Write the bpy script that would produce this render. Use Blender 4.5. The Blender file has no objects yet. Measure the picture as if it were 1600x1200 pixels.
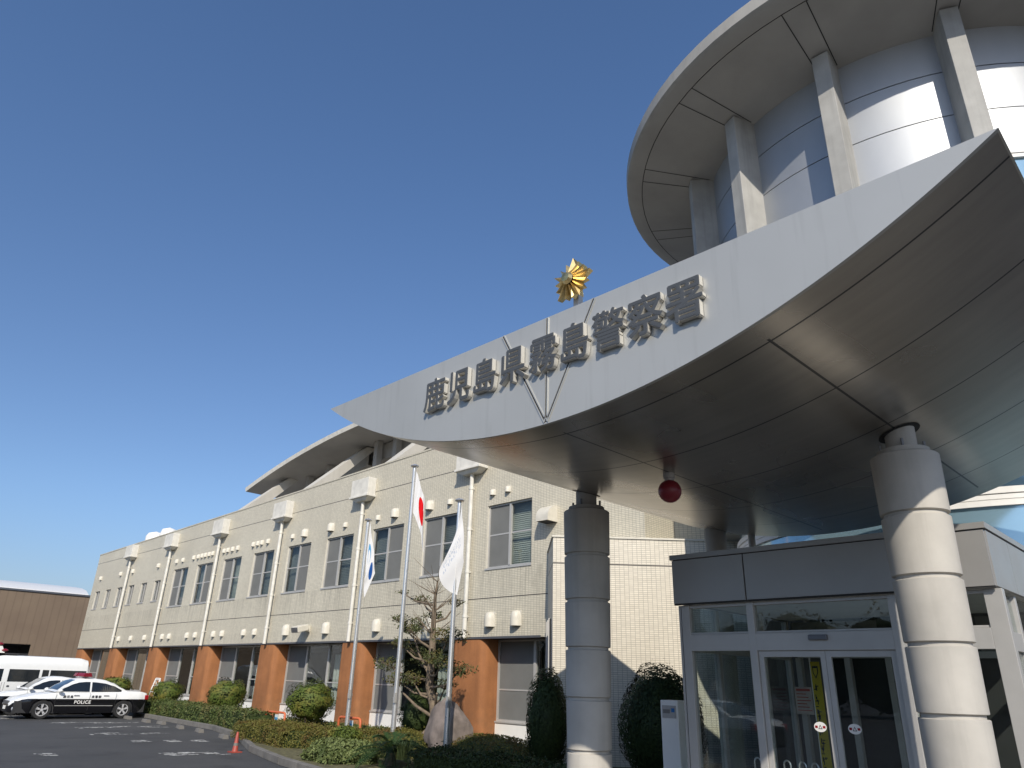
import bpy, math, random
import numpy as np
from mathutils import Vector, Matrix
R = math.radians
rnd = random.Random(7)
S = bpy.context.scene
COL = S.collection

# ------------------------------------------------------------------ camera
cam = bpy.data.cameras.new('camera'); cam_o = bpy.data.objects.new('camera', cam); COL.objects.link(cam_o)
cam.sensor_fit = 'HORIZONTAL'; cam.sensor_width = 36.0; cam.lens = 36.0 * 1115.6 / 1600.0
cam.clip_start = 0.05; cam.clip_end = 3000
PIT, ROL, AZ = R(22.59), R(1.728), R(44.63)
F0 = Vector((-math.cos(AZ), math.sin(AZ), 0)); R0 = Vector((F0.y, -F0.x, 0)); Zv = Vector((0, 0, 1))
Fw = math.cos(PIT) * F0 + math.sin(PIT) * Zv; U0 = -math.sin(PIT) * F0 + math.cos(PIT) * Zv
Rv = math.cos(ROL) * R0 + math.sin(ROL) * U0; Uv = -math.sin(ROL) * R0 + math.cos(ROL) * U0
mw = Matrix((Rv, Uv, -Fw)).transposed().to_4x4(); mw.translation = Vector((0, 0, 1.55))
cam_o.matrix_world = mw
S.camera = cam_o

# ------------------------------------------------------------------ sky, sun, exposure
SUN_EL, SUN_ROT = R(35.0), R(134.0)
world = bpy.data.worlds.new('World'); S.world = world; world.use_nodes = True
wn = world.node_tree.nodes; wl = world.node_tree.links
sky = wn.new('ShaderNodeTexSky'); sky.sky_type = 'NISHITA'; sky.sun_disc = False
sky.sun_elevation = SUN_EL; sky.sun_rotation = SUN_ROT
sky.altitude = 300; sky.air_density = 1.0; sky.dust_density = 1.3; sky.ozone_density = 3.2
bg = wn['Background']; bg.inputs[1].default_value = 0.12
tc = wn.new('ShaderNodeTexCoord'); sx = wn.new('ShaderNodeSeparateXYZ'); wl.new(tc.outputs['Generated'], sx.inputs[0])
ramp = wn.new('ShaderNodeValToRGB'); wl.new(sx.outputs[2], ramp.inputs[0]); ramp.color_ramp.interpolation = 'EASE'     # tint multiplied over the sky, darkest towards the horizon
el = ramp.color_ramp.elements; el[0].position = 0.0; el[0].color = (0.47, 0.455, 0.50, 1); el[1].position = 0.75; el[1].color = (0.60, 0.70, 0.80, 1)
e2 = el.new(0.22); e2.color = (0.58, 0.625, 0.69, 1)
tint = wn.new('ShaderNodeMix'); tint.data_type = 'RGBA'; tint.blend_type = 'MULTIPLY'; tint.inputs[0].default_value = 1.0
wl.new(ramp.outputs[0], tint.inputs[7]); wl.new(sky.outputs[0], tint.inputs[6]); wl.new(tint.outputs[2], bg.inputs[0])
sun_l = bpy.data.lights.new('sun', 'SUN'); sun_l.energy = 2.7; sun_l.angle = R(0.53); sun_l.color = (1.0, 0.92, 0.80)
sun_o = bpy.data.objects.new('sun', sun_l); COL.objects.link(sun_o)
to_sun = Vector((math.sin(SUN_ROT) * math.cos(SUN_EL), math.cos(SUN_ROT) * math.cos(SUN_EL), math.sin(SUN_EL)))
sun_o.rotation_euler = to_sun.to_track_quat('Z', 'Y').to_euler(); sun_o.location = (20, -20, 40)
vs = S.view_settings; vs.view_transform = 'Standard'; vs.look = 'None'; vs.exposure = 0.70; vs.gamma = 1.0
vs.use_curve_mapping = False
try:
    S.cycles.max_bounces = 7; S.cycles.transparent_max_bounces = 16; S.cycles.use_denoising = True
except Exception:
    pass

# ------------------------------------------------------------------ material helpers
class NT:
    def __init__(s, name):
        s.m = bpy.data.materials.new(name); s.m.use_nodes = True
        s.n = s.m.node_tree.nodes; s.l = s.m.node_tree.links; s.b = s.n['Principled BSDF']
    def node(s, t, **kw):
        n = s.n.new(t)
        for k, v in kw.items(): setattr(n, k, v)
        return n
    def setin(s, inp, v):
        if hasattr(v, 'is_output'): s.l.new(v, inp)
        elif isinstance(v, (tuple, list)) and len(v) == 3 and inp.type == 'RGBA': inp.default_value = (*v, 1)
        else: inp.default_value = v
    def math(s, op, a, b=0.0, c=None, clamp=False):
        n = s.node('ShaderNodeMath', operation=op); n.use_clamp = clamp
        s.setin(n.inputs[0], a); s.setin(n.inputs[1], b)
        if c is not None: s.setin(n.inputs[2], c)
        return n.outputs[0]
    def mix(s, f, a, b):
        n = s.node('ShaderNodeMix', data_type='RGBA'); s.setin(n.inputs[0], f); s.setin(n.inputs[6], a); s.setin(n.inputs[7], b)
        return n.outputs[2]
    def coord(s, kind='Object'):
        return s.node('ShaderNodeTexCoord').outputs[kind]
    def xyz(s, v):
        n = s.node('ShaderNodeSeparateXYZ'); s.l.new(v, n.inputs[0]); return n.outputs
    def scale(s, v, sc):
        n = s.node('ShaderNodeMapping'); s.l.new(v, n.inputs[0]); n.inputs[3].default_value = sc; return n.outputs[0]
    def noise(s, v, scale=5.0, detail=4.0, rough=0.55):
        n = s.node('ShaderNodeTexNoise'); s.l.new(v, n.inputs['Vector']); n.inputs['Scale'].default_value = scale
        n.inputs['Detail'].default_value = detail; n.inputs['Roughness'].default_value = rough; return n.outputs[0]
    def ramp(s, v, lo, hi):
        n = s.node('ShaderNodeMapRange'); s.setin(n.inputs[0], v); n.inputs[1].default_value = lo; n.inputs[2].default_value = hi; return n.outputs[0]
    def bump(s, h, strength=0.3, dist=0.01):
        n = s.node('ShaderNodeBump'); n.inputs['Strength'].default_value = strength; n.inputs['Distance'].default_value = dist
        s.setin(n.inputs['Height'], h); s.l.new(n.outputs[0], s.b.inputs['Normal'])
    def out(s, col=None, rough=None, metal=None, spec=None):
        if col is not None: s.setin(s.b.inputs['Base Color'], col)
        if rough is not None: s.setin(s.b.inputs['Roughness'], rough)
        if metal is not None: s.setin(s.b.inputs['Metallic'], metal)
        if spec is not None: s.b.inputs['Specular IOR Level'].default_value = spec
        return s.m

def c3(c, k): return tuple(min(1, x * k) for x in c)

def simple(name, col, rough=0.6, metal=0.0, var=0.12, scale=6.0, bump=0.0, bscale=60.0, spec=0.5, streak=0.0, coord='Object'):
    t = NT(name); v = t.coord(coord)
    f = t.ramp(t.noise(v, scale, 5), 0.3, 0.7)
    c = t.mix(f, c3(col, 1 - var), c3(col, 1 + var))
    if streak > 0:
        st = t.ramp(t.noise(t.scale(v, (3.0, 3.0, 0.18)), 2.2, 6), 0.5, 0.75)
        c = t.mix(t.math('MULTIPLY', st, streak), c, c3(col, 0.45))
    r = t.math('ADD', t.math('MULTIPLY', t.noise(v, scale * 2.3, 3), 0.16), rough - 0.08, clamp=True)
    if bump > 0: t.bump(t.noise(v, bscale, 4), bump, 0.01)
    return t.out(c, r, metal, spec)

def tile_mat(name, col, grooves=(), streaks=0.25):
    t = NT(name); uv = t.coord('UV')
    b = t.node('ShaderNodeTexBrick'); t.l.new(uv, b.inputs['Vector'])
    b.offset = 0.0; b.squash = 1.0
    b.inputs['Color1'].default_value = (*c3(col, 1.05), 1); b.inputs['Color2'].default_value = (*c3(col, 0.93), 1)
    b.inputs['Mortar'].default_value = (*c3(col, 0.42), 1)
    b.inputs['Scale'].default_value = 1.0; b.inputs['Mortar Size'].default_value = 0.0042; b.inputs['Mortar Smooth'].default_value = 0.1
    b.inputs['Brick Width'].default_value = 0.11; b.inputs['Row Height'].default_value = 0.0475; b.inputs['Bias'].default_value = 0.0
    x = t.xyz(uv)
    c = b.outputs['Color']
    c = t.mix(t.ramp(t.noise(uv, 0.35, 4), 0.35, 0.7), c, t.mix(0.16, c, (0.20, 0.17, 0.12)))
    st = t.ramp(t.noise(t.scale(uv, (1.0, 0.10, 1.0)), 2.0, 6, 0.6), 0.52, 0.80)
    c = t.mix(t.math('MULTIPLY', st, streaks), c, c3(col, 0.55))
    if streaks > 0.1:
        dr = t.ramp(t.noise(t.scale(uv, (5.0, 0.35, 1.0)), 1.6, 5, 0.65), 0.46, 0.70)
        zone = t.math('MULTIPLY', t.math('MULTIPLY', t.ramp(x[1], 3.0, 4.5), t.math('LESS_THAN', x[1], 4.6)), 0.62)
        c = t.mix(t.math('MULTIPLY', dr, zone), c, c3(col, 0.40))
        zone = t.math('MULTIPLY', t.math('MULTIPLY', t.ramp(x[1], 2.4, 3.1), t.math('LESS_THAN', x[1], 3.15)), 0.45)
        c = t.mix(t.math('MULTIPLY', dr, zone), c, c3(col, 0.40))
    for g in grooves:
        k = t.math('LESS_THAN', t.math('ABSOLUTE', t.math('SUBTRACT', x[1], g)), 0.014)
        c = t.mix(k, c, (0.06, 0.055, 0.05))
    t.bump(t.math('MULTIPLY', b.outputs['Fac'], -1.0), 0.3, 0.004)
    return t.out(c, 0.42, 0.0, 0.4)

def glass_mat(name, tint=(0.75, 0.8, 0.8), ior=1.5, rough=0.0, bias=0.0):
    t = NT(name)
    tr = t.node('ShaderNodeBsdfTransparent'); tr.inputs[0].default_value = (*tint, 1)
    gl = t.node('ShaderNodeBsdfGlossy'); gl.inputs['Roughness'].default_value = rough; gl.inputs[0].default_value = (0.95, 0.97, 1, 1)
    geo = t.node('ShaderNodeNewGeometry'); dt = t.node('ShaderNodeVectorMath', operation='DOT_PRODUCT')
    t.l.new(geo.outputs['Normal'], dt.inputs[0]); t.l.new(geo.outputs['Incoming'], dt.inputs[1])
    k = t.math('POWER', t.math('SUBTRACT', 1.0, t.math('ABSOLUTE', dt.outputs['Value']), clamp=True), 5.0)
    f = t.math('ADD', t.math('MULTIPLY', k, 0.75), bias, clamp=True)
    bm = t.node('ShaderNodeBump'); bm.inputs['Strength'].default_value = 0.03; bm.inputs['Distance'].default_value = 0.02
    t.l.new(t.noise(t.coord('Object'), 0.6, 1), bm.inputs['Height']); t.l.new(bm.outputs[0], gl.inputs['Normal'])
    mx = t.node('ShaderNodeMixShader'); t.l.new(f, mx.inputs[0]); t.l.new(tr.outputs[0], mx.inputs[1]); t.l.new(gl.outputs[0], mx.inputs[2])
    t.l.new(mx.outputs[0], t.n['Material Output'].inputs[0])
    return t.m

def leaf_mat(name, c1, c2, dead=None):
    t = NT(name); v = t.coord('Object')
    f = t.ramp(t.noise(v, 22.0, 2), 0.3, 0.7)
    c = t.mix(f, c1, c2)
    if dead: c = t.mix(t.ramp(t.noise(v, 3.0, 4), 0.48, 0.66), c, dead)
    m = t.out(c, 0.6, 0.0, 0.2)
    t.b.inputs['Subsurface Weight'].default_value = 0.0
    return m

# ------------------------------------------------------------------ materials
M = {}
M['tile'] = tile_mat('beige_wall_tile', (0.635, 0.59, 0.475), (7.98, 3.79), 0.22)
M['tile_block'] = tile_mat('cream_block_tile', (0.68, 0.63, 0.53), (4.25,), 0.06)
M['concrete'] = simple('fair_faced_concrete', (0.36, 0.35, 0.325), 0.8, var=0.10, scale=1.6, bump=0.15, bscale=40, streak=0.18)
M['pier_concrete'] = simple('pier_concrete', (0.36, 0.355, 0.335), 0.8, var=0.16, scale=1.4, bump=0.15, bscale=50, streak=0.35)
M['soffit_concrete'] = simple('soffit_concrete', (0.36, 0.345, 0.32), 0.85, var=0.09, scale=0.8)
M['rib'] = simple('pale_rib_concrete', (0.50, 0.48, 0.43), 0.8, var=0.08, scale=1.2, bump=0.15, bscale=40, streak=0.15)
M['joint'] = simple('dark_joint', (0.03, 0.03, 0.03), 0.8)
M['column'] = simple('precast_column_concrete', (0.46, 0.435, 0.39), 0.75, var=0.12, scale=1.6, bump=0.2, bscale=180, streak=0.28)
M['steel_grey'] = simple('grey_painted_steel', (0.20, 0.20, 0.205), 0.45, 0.2)
M['alu'] = simple('aluminium_frame', (0.47, 0.46, 0.44), 0.42, 0.25, var=0.05, scale=3)
M['alu_dark'] = simple('dark_aluminium', (0.16, 0.16, 0.17), 0.4, 0.6, var=0.05)
M['white_paint'] = simple('white_paint', (0.78, 0.77, 0.74), 0.5, var=0.04, scale=3)
M['cream_paint'] = simple('cream_paint', (0.60, 0.57, 0.49), 0.5, var=0.07, scale=5, streak=0.1)
M['dirty_white'] = simple('weathered_white_paint', (0.66, 0.64, 0.58), 0.6, var=0.12, scale=4, streak=0.3)
M['orange_wall'] = simple('burnt_orange_render', (0.33, 0.135, 0.050), 0.78, var=0.16, scale=1.5, bump=0.3, bscale=120, streak=0.22)
def mat_orange():
    t = NT('burnt_orange_render'); v = t.coord('Object'); x = t.xyz(v); col = (0.33, 0.135, 0.050)
    c = t.mix(t.ramp(t.noise(v, 1.5, 5), 0.3, 0.7), c3(col, .80), c3(col, 1.16))
    c = t.mix(t.math('MULTIPLY', t.ramp(t.noise(v, 26.0, 3), 0.45, 0.75), 0.25), c, c3(col, 1.5))
    st = t.ramp(t.noise(t.scale(v, (3.0, 3.0, 0.2)), 2.0, 6), 0.48, 0.76)
    c = t.mix(t.math('MULTIPLY', st, 0.38), c, c3(col, .5))
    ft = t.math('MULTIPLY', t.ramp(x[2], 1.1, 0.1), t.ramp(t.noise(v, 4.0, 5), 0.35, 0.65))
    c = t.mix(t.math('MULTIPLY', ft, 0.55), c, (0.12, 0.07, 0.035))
    t.bump(t.noise(v, 110, 4), 0.35, 0.01)
    return t.out(c, 0.8)
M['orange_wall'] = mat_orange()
M['dark'] = simple('dark_interior', (0.03, 0.03, 0.032), 0.8)
M['interior'] = simple('office_interior', (0.16, 0.155, 0.14), 0.8, var=0.3, scale=0.8)
M['interior_floor'] = simple('interior_floor', (0.10, 0.095, 0.09), 0.5)
M['glass'] = glass_mat('clear_glass', (0.84, 0.865, 0.855), 1.5, 0.0, 0.035)
M['door_glass'] = glass_mat('door_glass', (0.86, 0.89, 0.88), 1.5, 0.0, 0.04)
M['blind'] = simple('window_blind', (0.225, 0.24, 0.235), 0.7, var=0.3, scale=0.9)
M['blind_light'] = simple('pale_blind', (0.44, 0.46, 0.42), 0.7, var=0.2, scale=1.2)
M['screen'] = simple('insect_screen', (0.155, 0.158, 0.152), 0.85, var=0.08, scale=2)
M['asphalt'] = None
M['kerb'] = simple('kerb_concrete', (0.165, 0.155, 0.14), 0.85, var=0.2, scale=3, bump=0.3)
M['soil'] = simple('soil_and_dry_grass', (0.11, 0.10, 0.045), 0.95, var=0.5, scale=9, bump=0.6, bscale=30)
M['rock'] = simple('weathered_rock', (0.20, 0.165, 0.145), 0.85, var=0.35, scale=3.5, bump=0.7, bscale=9)
M['bark'] = simple('bark', (0.175, 0.135, 0.095), 0.9, var=0.35, scale=12, bump=0.6, bscale=40)
M['red_glass'] = simple('red_lens', (0.20, 0.006, 0.016), 0.38, var=0.05, spec=0.6)
M['gold'] = simple('gold_leaf', (0.72, 0.54, 0.25), 0.36, 1.0, var=0.06, scale=8)
M['chrome'] = simple('polished_steel', (0.74, 0.74, 0.73), 0.30, 0.75, var=0.03)
M['rubber'] = simple('tyre_rubber', (0.018, 0.018, 0.019), 0.8)
M['car_white'] = simple('car_white_paint', (0.74, 0.75, 0.74), 0.22, var=0.02, spec=0.6)
M['car_black'] = simple('car_black_paint', (0.007, 0.007, 0.009), 0.14, var=0.02, spec=0.6)
M['car_glass'] = simple('car_window_glass', (0.012, 0.015, 0.018), 0.06, var=0.05, spec=0.7)
M['rim'] = simple('alloy_wheel', (0.62, 0.62, 0.63), 0.35, 0.25, var=0.03)
M['lens'] = simple('headlamp_lens', (0.55, 0.57, 0.6), 0.12, 0.4, var=0.05)
M['tail_red'] = simple('tail_lamp_red', (0.30, 0.01, 0.015), 0.2)
M['ink'] = simple('black_lettering', (0.015, 0.015, 0.02), 0.5)
M['orange_pipe'] = simple('orange_pipe', (0.56, 0.13, 0.045), 0.5)
M['cone_red'] = simple('faded_red_plastic', (0.33, 0.06, 0.04), 0.55, var=0.15)
M['yellow'] = simple('yellow_banner_cloth', (0.50, 0.40, 0.03), 0.7)
M['brown_wall'] = None
M['roof_white'] = simple('white_metal_roof', (0.66, 0.66, 0.65), 0.4, var=0.05)

def mat_fascia():
    t = NT('silver_fascia_panel'); v = t.coord('Object')
    f = t.ramp(t.noise(v, 0.5, 4), 0.3, 0.7)
    c = t.mix(f, (0.45, 0.448, 0.42), (0.51, 0.508, 0.48))
    st = t.ramp(t.noise(t.scale(v, (3.0, 1.0, 0.22)), 3.0, 6), 0.54, 0.8)
    c = t.mix(t.math('MULTIPLY', st, 0.22), c, (0.19, 0.18, 0.16))
    return t.out(c, 0.42, 0.40)
M['fascia'] = mat_fascia()
M['letter_face'] = simple('letter_metal', (0.075, 0.08, 0.085), 0.5, 0.1, var=0.05)
M['letter_side'] = simple('letter_return', (0.56, 0.54, 0.49), 0.45, 0.1, var=0.05)  # sunlit letter edges put into the colour, paler than the faces

def mat_soffit():
    t = NT('steel_soffit_panels'); v = t.coord('Object'); x = t.xyz(v)
    f = t.ramp(t.noise(t.scale(v, (0.25, 3.0, 1.0)), 2.0, 4), 0.3, 0.7)
    c = t.mix(f, (0.35, 0.325, 0.29), (0.41, 0.38, 0.335))
    jy = t.math('LESS_THAN', t.math('FRACT', t.math('DIVIDE', t.math('SUBTRACT', x[1], 5.74), 1.47)), 0.017)
    jx = t.math('LESS_THAN', t.math('FRACT', t.math('DIVIDE', t.math('ADD', x[0], 2.51), 2.44)), 0.010)
    jb = t.math('GREATER_THAN', x[1], 5.70); jc = t.math('LESS_THAN', x[1], 12.5)
    jx = t.math('MULTIPLY', t.math('MULTIPLY', jx, jb), jc)
    j = t.math('MAXIMUM', t.math('MULTIPLY', jy, jb), jx)
    c = t.mix(j, c, (0.02, 0.02, 0.02))
    r = t.math('ADD', t.math('MULTIPLY', t.noise(t.scale(v, (0.9, 0.3, 0.9)), 1.2, 2), 0.14), 0.22)
    t.bump(t.noise(t.scale(v, (1.0, 0.22, 1.0)), 0.9, 1), 0.10, 0.05)
    return t.out(c, r, t.math('SUBTRACT', 0.85, t.math('MULTIPLY', j, 0.85)))
M['soffit'] = mat_soffit()

def mat_panel():
    t = NT('brushed_drum_panel'); v = t.coord('Object')
    f = t.ramp(t.noise(t.scale(v, (1, 1, 0.5)), 1.1, 4), 0.3, 0.7)
    c = t.mix(f, (0.40, 0.415, 0.435), (0.45, 0.465, 0.48))
    return t.out(c, 0.52, 0.6)
M['panel'] = mat_panel()

def mat_blue_glass():
    t = NT('blue_curtain_glass'); v = t.coord('Object')
    c = t.mix(t.ramp(t.noise(v, 0.6, 3), 0.3, 0.7), (0.30, 0.47, 0.58), (0.34, 0.52, 0.63))
    t.b.inputs['Coat Weight'].default_value = 0.6; t.b.inputs['Coat Roughness'].default_value = 0.03
    return t.out(c, 0.12, 0.55)
M['blue_glass'] = mat_blue_glass()

def mat_asphalt():
    t = NT('worn_asphalt'); v = t.coord('Object')
    f1 = t.ramp(t.noise(v, 0.35, 5), 0.3, 0.7); f2 = t.noise(v, 90.0, 3)
    c = t.mix(f1, (0.040, 0.041, 0.043), (0.062, 0.062, 0.063))
    c = t.mix(t.math('MULTIPLY', t.ramp(f2, 0.5, 0.8), 0.5), c, (0.13, 0.13, 0.125))
    c = t.mix(t.math('MULTIPLY', t.ramp(t.noise(v, 1.1, 6), 0.54, 0.70), 0.6), c, (0.024, 0.024, 0.025))
    c = t.mix(t.math('MULTIPLY', t.ramp(t.noise(t.scale(v, (1.0, 0.25, 1.0)), 0.9, 4), 0.55, 0.75), 0.45), c, (0.085, 0.084, 0.08))
    t.bump(f2, 0.35, 0.01)
    return t.out(c, 0.85)
M['asphalt'] = mat_asphalt()

def mat_paint_worn():
    t = NT('worn_road_paint'); v = t.coord('Object')
    f = t.ramp(t.noise(v, 9.0, 5, 0.7), 0.47, 0.56)
    return t.out(t.mix(f, (0.60, 0.60, 0.57), (0.07, 0.07, 0.07)), 0.8)
M['road_paint'] = mat_paint_worn()

def mat_brown():
    t = NT('brown_ribbed_cladding'); v = t.coord('Object'); x = t.xyz(v)
    w = t.math('FRACT', t.math('MULTIPLY', x[1], 1.6))
    k = t.math('LESS_THAN', w, 0.16)
    c = t.mix(t.ramp(t.noise(v, 0.5, 3), 0.3, 0.7), (0.175, 0.125, 0.085), (0.205, 0.15, 0.10))
    c = t.mix(t.math('MULTIPLY', k, 0.22), c, (0.07, 0.05, 0.03))
    return t.out(c, 0.6)
M['brown_wall'] = mat_brown()

M['leaf_shrub'] = leaf_mat('shrub_leaf', (0.040, 0.068, 0.013), (0.12, 0.155, 0.03), (0.15, 0.14, 0.03))
M['leaf_dark'] = leaf_mat('dark_leaf', (0.016, 0.028, 0.011), (0.055, 0.078, 0.022))
M['leaf_hedge'] = leaf_mat('hedge_leaf', (0.040, 0.062, 0.016), (0.115, 0.145, 0.045), (0.12, 0.11, 0.04))
M['leaf_azalea'] = leaf_mat('azalea_leaf', (0.085, 0.082, 0.020), (0.155, 0.145, 0.032), (0.12, 0.075, 0.026))
M['leaf_varieg'] = leaf_mat('variegated_leaf', (0.07, 0.10, 0.03), (0.21, 0.24, 0.09), (0.05, 0.07, 0.02))
M['leaf_pine'] = leaf_mat('pruned_tree_leaf', (0.035, 0.05, 0.018), (0.105, 0.12, 0.045), (0.14, 0.10, 0.03))
M['leaf_cycad'] = leaf_mat('cycad_leaf', (0.012, 0.035, 0.012), (0.04, 0.075, 0.02))
M['grass_pale'] = leaf_mat('pale_grass_blade', (0.16, 0.19, 0.05), (0.28, 0.30, 0.10))

# ------------------------------------------------------------------ mesh helpers
class MB:
    def __init__(s): s.v = []; s.f = []; s.m = []
    def add(s, vs, fs, m=0):
        o = len(s.v); s.v.extend([tuple(p) for p in vs])
        for f in fs: s.f.append([o + i for i in f]); s.m.append(m)
    def quad(s, a, b, c, d, m=0): s.add([a, b, c, d], [(0, 1, 2, 3)], m)
    def box(s, x0, x1, y0, y1, z0, z1, m=0):
        s.add([(x0, y0, z0), (x1, y0, z0), (x1, y1, z0), (x0, y1, z0), (x0, y0, z1), (x1, y0, z1), (x1, y1, z1), (x0, y1, z1)],
              [(0, 3, 2, 1), (4, 5, 6, 7), (0, 1, 5, 4), (1, 2, 6, 5), (2, 3, 7, 6), (3, 0, 4, 7)], m)
    def obox(s, c, ax, ay, az, m=0):
        """oriented box: centre and three half-axis vectors"""
        c, ax, ay, az = Vector(c), Vector(ax), Vector(ay), Vector(az)
        P = [c + i * ax + j * ay + k * az for k in (-1, 1) for i, j in ((-1, -1), (1, -1), (1, 1), (-1, 1))]
        s.add(P, [(0, 3, 2, 1), (4, 5, 6, 7), (0, 1, 5, 4), (1, 2, 6, 5), (2, 3, 7, 6), (3, 0, 4, 7)], m)
    def prism(s, poly, fn, a, b, m=0, caps=True, mcap=None):
        """poly: list of 2d points, fn(u,v,w)->xyz, extruded w=a..b"""
        n = len(poly); P = [fn(u, v, a) for u, v in poly] + [fn(u, v, b) for u, v in poly]
        s.add(P, [(i, (i + 1) % n, n + (i + 1) % n, n + i) for i in range(n)], m)
        if caps:
            s.add([fn(u, v, a) for u, v in poly], [tuple(range(n - 1, -1, -1))], m if mcap is None else mcap)
            s.add([fn(u, v, b) for u, v in poly], [tuple(range(n))], m if mcap is None else mcap)
    def tube(s, pts, rads, n=8, m=0, cap=True):
        pts = [Vector(p) for p in pts]
        if not isinstance(rads, (list, tuple)): rads = [rads] * len(pts)
        rings = []
        ref = None
        for i, p in enumerate(pts):
            d = (pts[min(i + 1, len(pts) - 1)] - pts[max(i - 1, 0)]).normalized()
            if ref is None:
                ref = d.cross(Vector((0, 0, 1)))
                if ref.length < 0.1: ref = d.cross(Vector((1, 0, 0)))
            ref = (ref - d * ref.dot(d)).normalized(); bi = d.cross(ref)
            rings.append([p + rads[i] * (math.cos(2 * math.pi * k / n) * ref + math.sin(2 * math.pi * k / n) * bi) for k in range(n)])
        V = [q for r in rings for q in r]; Fs = []
        for i in range(len(rings) - 1):
            for k in range(n):
                Fs.append((i * n + k, i * n + (k + 1) % n, (i + 1) * n + (k + 1) % n, (i + 1) * n + k))
        s.add(V, Fs, m)
        if cap: s.add(rings[0], [tuple(range(n - 1, -1, -1))], m); s.add(rings[-1], [tuple(range(n))], m)
    def lathe(s, prof, c=(0, 0, 0), n=32, m=0, a0=0.0, a1=2 * math.pi, ms=None):
        full = abs(a1 - a0 - 2 * math.pi) < 1e-6
        k = n if full else n + 1
        V = []
        for r, z in prof:
            for i in range(k):
                a = a0 + (a1 - a0) * i / n; V.append((c[0] + r * math.cos(a), c[1] + r * math.sin(a), c[2] + z))
        for j in range(len(prof) - 1):
            Fs = []
            for i in range(n):
                i2 = (i + 1) % k if full else i + 1
                Fs.append((j * k + i, j * k + i2, (j + 1) * k + i2, (j + 1) * k + i))
            if j == 0: s.add(V, Fs, m if ms is None else ms[j]); o = len(s.v) - len(V)
            else:
                for f in Fs: s.f.append([o + q for q in f]); s.m.append(m if ms is None else ms[j])
    def sphere(s, c, r, n=16, m=0, sq=(1, 1, 1)):
        prof = [(max(1e-4, math.sin(math.pi * i / (n // 2))), -math.cos(math.pi * i / (n // 2))) for i in range(n // 2 + 1)]
        V = []; k = n
        for rr, z in prof:
            for i in range(n):
                a = 2 * math.pi * i / n; V.append((c[0] + r * sq[0] * rr * math.cos(a), c[1] + r * sq[1] * rr * math.sin(a), c[2] + r * sq[2] * z))
        Fs = [(j * k + i, j * k + (i + 1) % k, (j + 1) * k + (i + 1) % k, (j + 1) * k + i) for j in range(len(prof) - 1) for i in range(n)]
        s.add(V, Fs, m)
    def build(s, name, mats, parent=None, smooth=False, bevel=0.0, recalc=False, uv=None):
        me = bpy.data.meshes.new(name); me.from_pydata(s.v, [], s.f)
        for mt in (mats if isinstance(mats, (list, tuple)) else [mats]): me.materials.append(mt)
        me.polygons.foreach_set('material_index', s.m)
        if recalc:
            import bmesh
            bm = bmesh.new(); bm.from_mesh(me); bmesh.ops.remove_doubles(bm, verts=bm.verts, dist=1e-5)
            bmesh.ops.recalc_face_normals(bm, faces=bm.faces); bm.to_mesh(me); bm.free()
        if len(me.polygons) < 20000:
            ul = me.uv_layers.new(name='UVMap')
            if uv is not None:
                for lp in me.loops: ul.data[lp.index].uv = uv[lp.vertex_index]
            else:
                for p in me.polygons:
                    n = p.normal
                    if abs(n.z) > 0.9: tx, ty = Vector((1, 0, 0)), Vector((0, 1, 0))
                    else: tx, ty = Vector((-n.y, n.x, 0)).normalized(), Vector((0, 0, 1))
                    for li in p.loop_indices:
                        co = me.vertices[me.loops[li].vertex_index].co; ul.data[li].uv = (co.dot(tx), co.dot(ty))
        if smooth:
            me.polygons.foreach_set('use_smooth', [True] * len(me.polygons))
            try: me.set_sharp_from_angle(angle=R(38))
            except Exception: pass
        me.update()
        o = bpy.data.objects.new(name, me); COL.objects.link(o)
        if bevel > 0:
            b = o.modifiers.new('bevel', 'BEVEL'); b.width = bevel; b.segments = 2; b.limit_method = 'ANGLE'; b.angle_limit = R(50)
        if parent is not None: adopt(o, parent)
        return o

def wloc(o):
    v = Vector(o.location)
    while o.parent is not None: o = o.parent; v = v + Vector(o.location) if o.type == 'EMPTY' else v
    return v
def adopt(o, parent):
    o.parent = parent
    root = parent
    while root.parent is not None: root = root.parent
    if parent.type == 'EMPTY': o.matrix_parent_inverse = Matrix.Translation(-Vector(parent.location))

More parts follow.
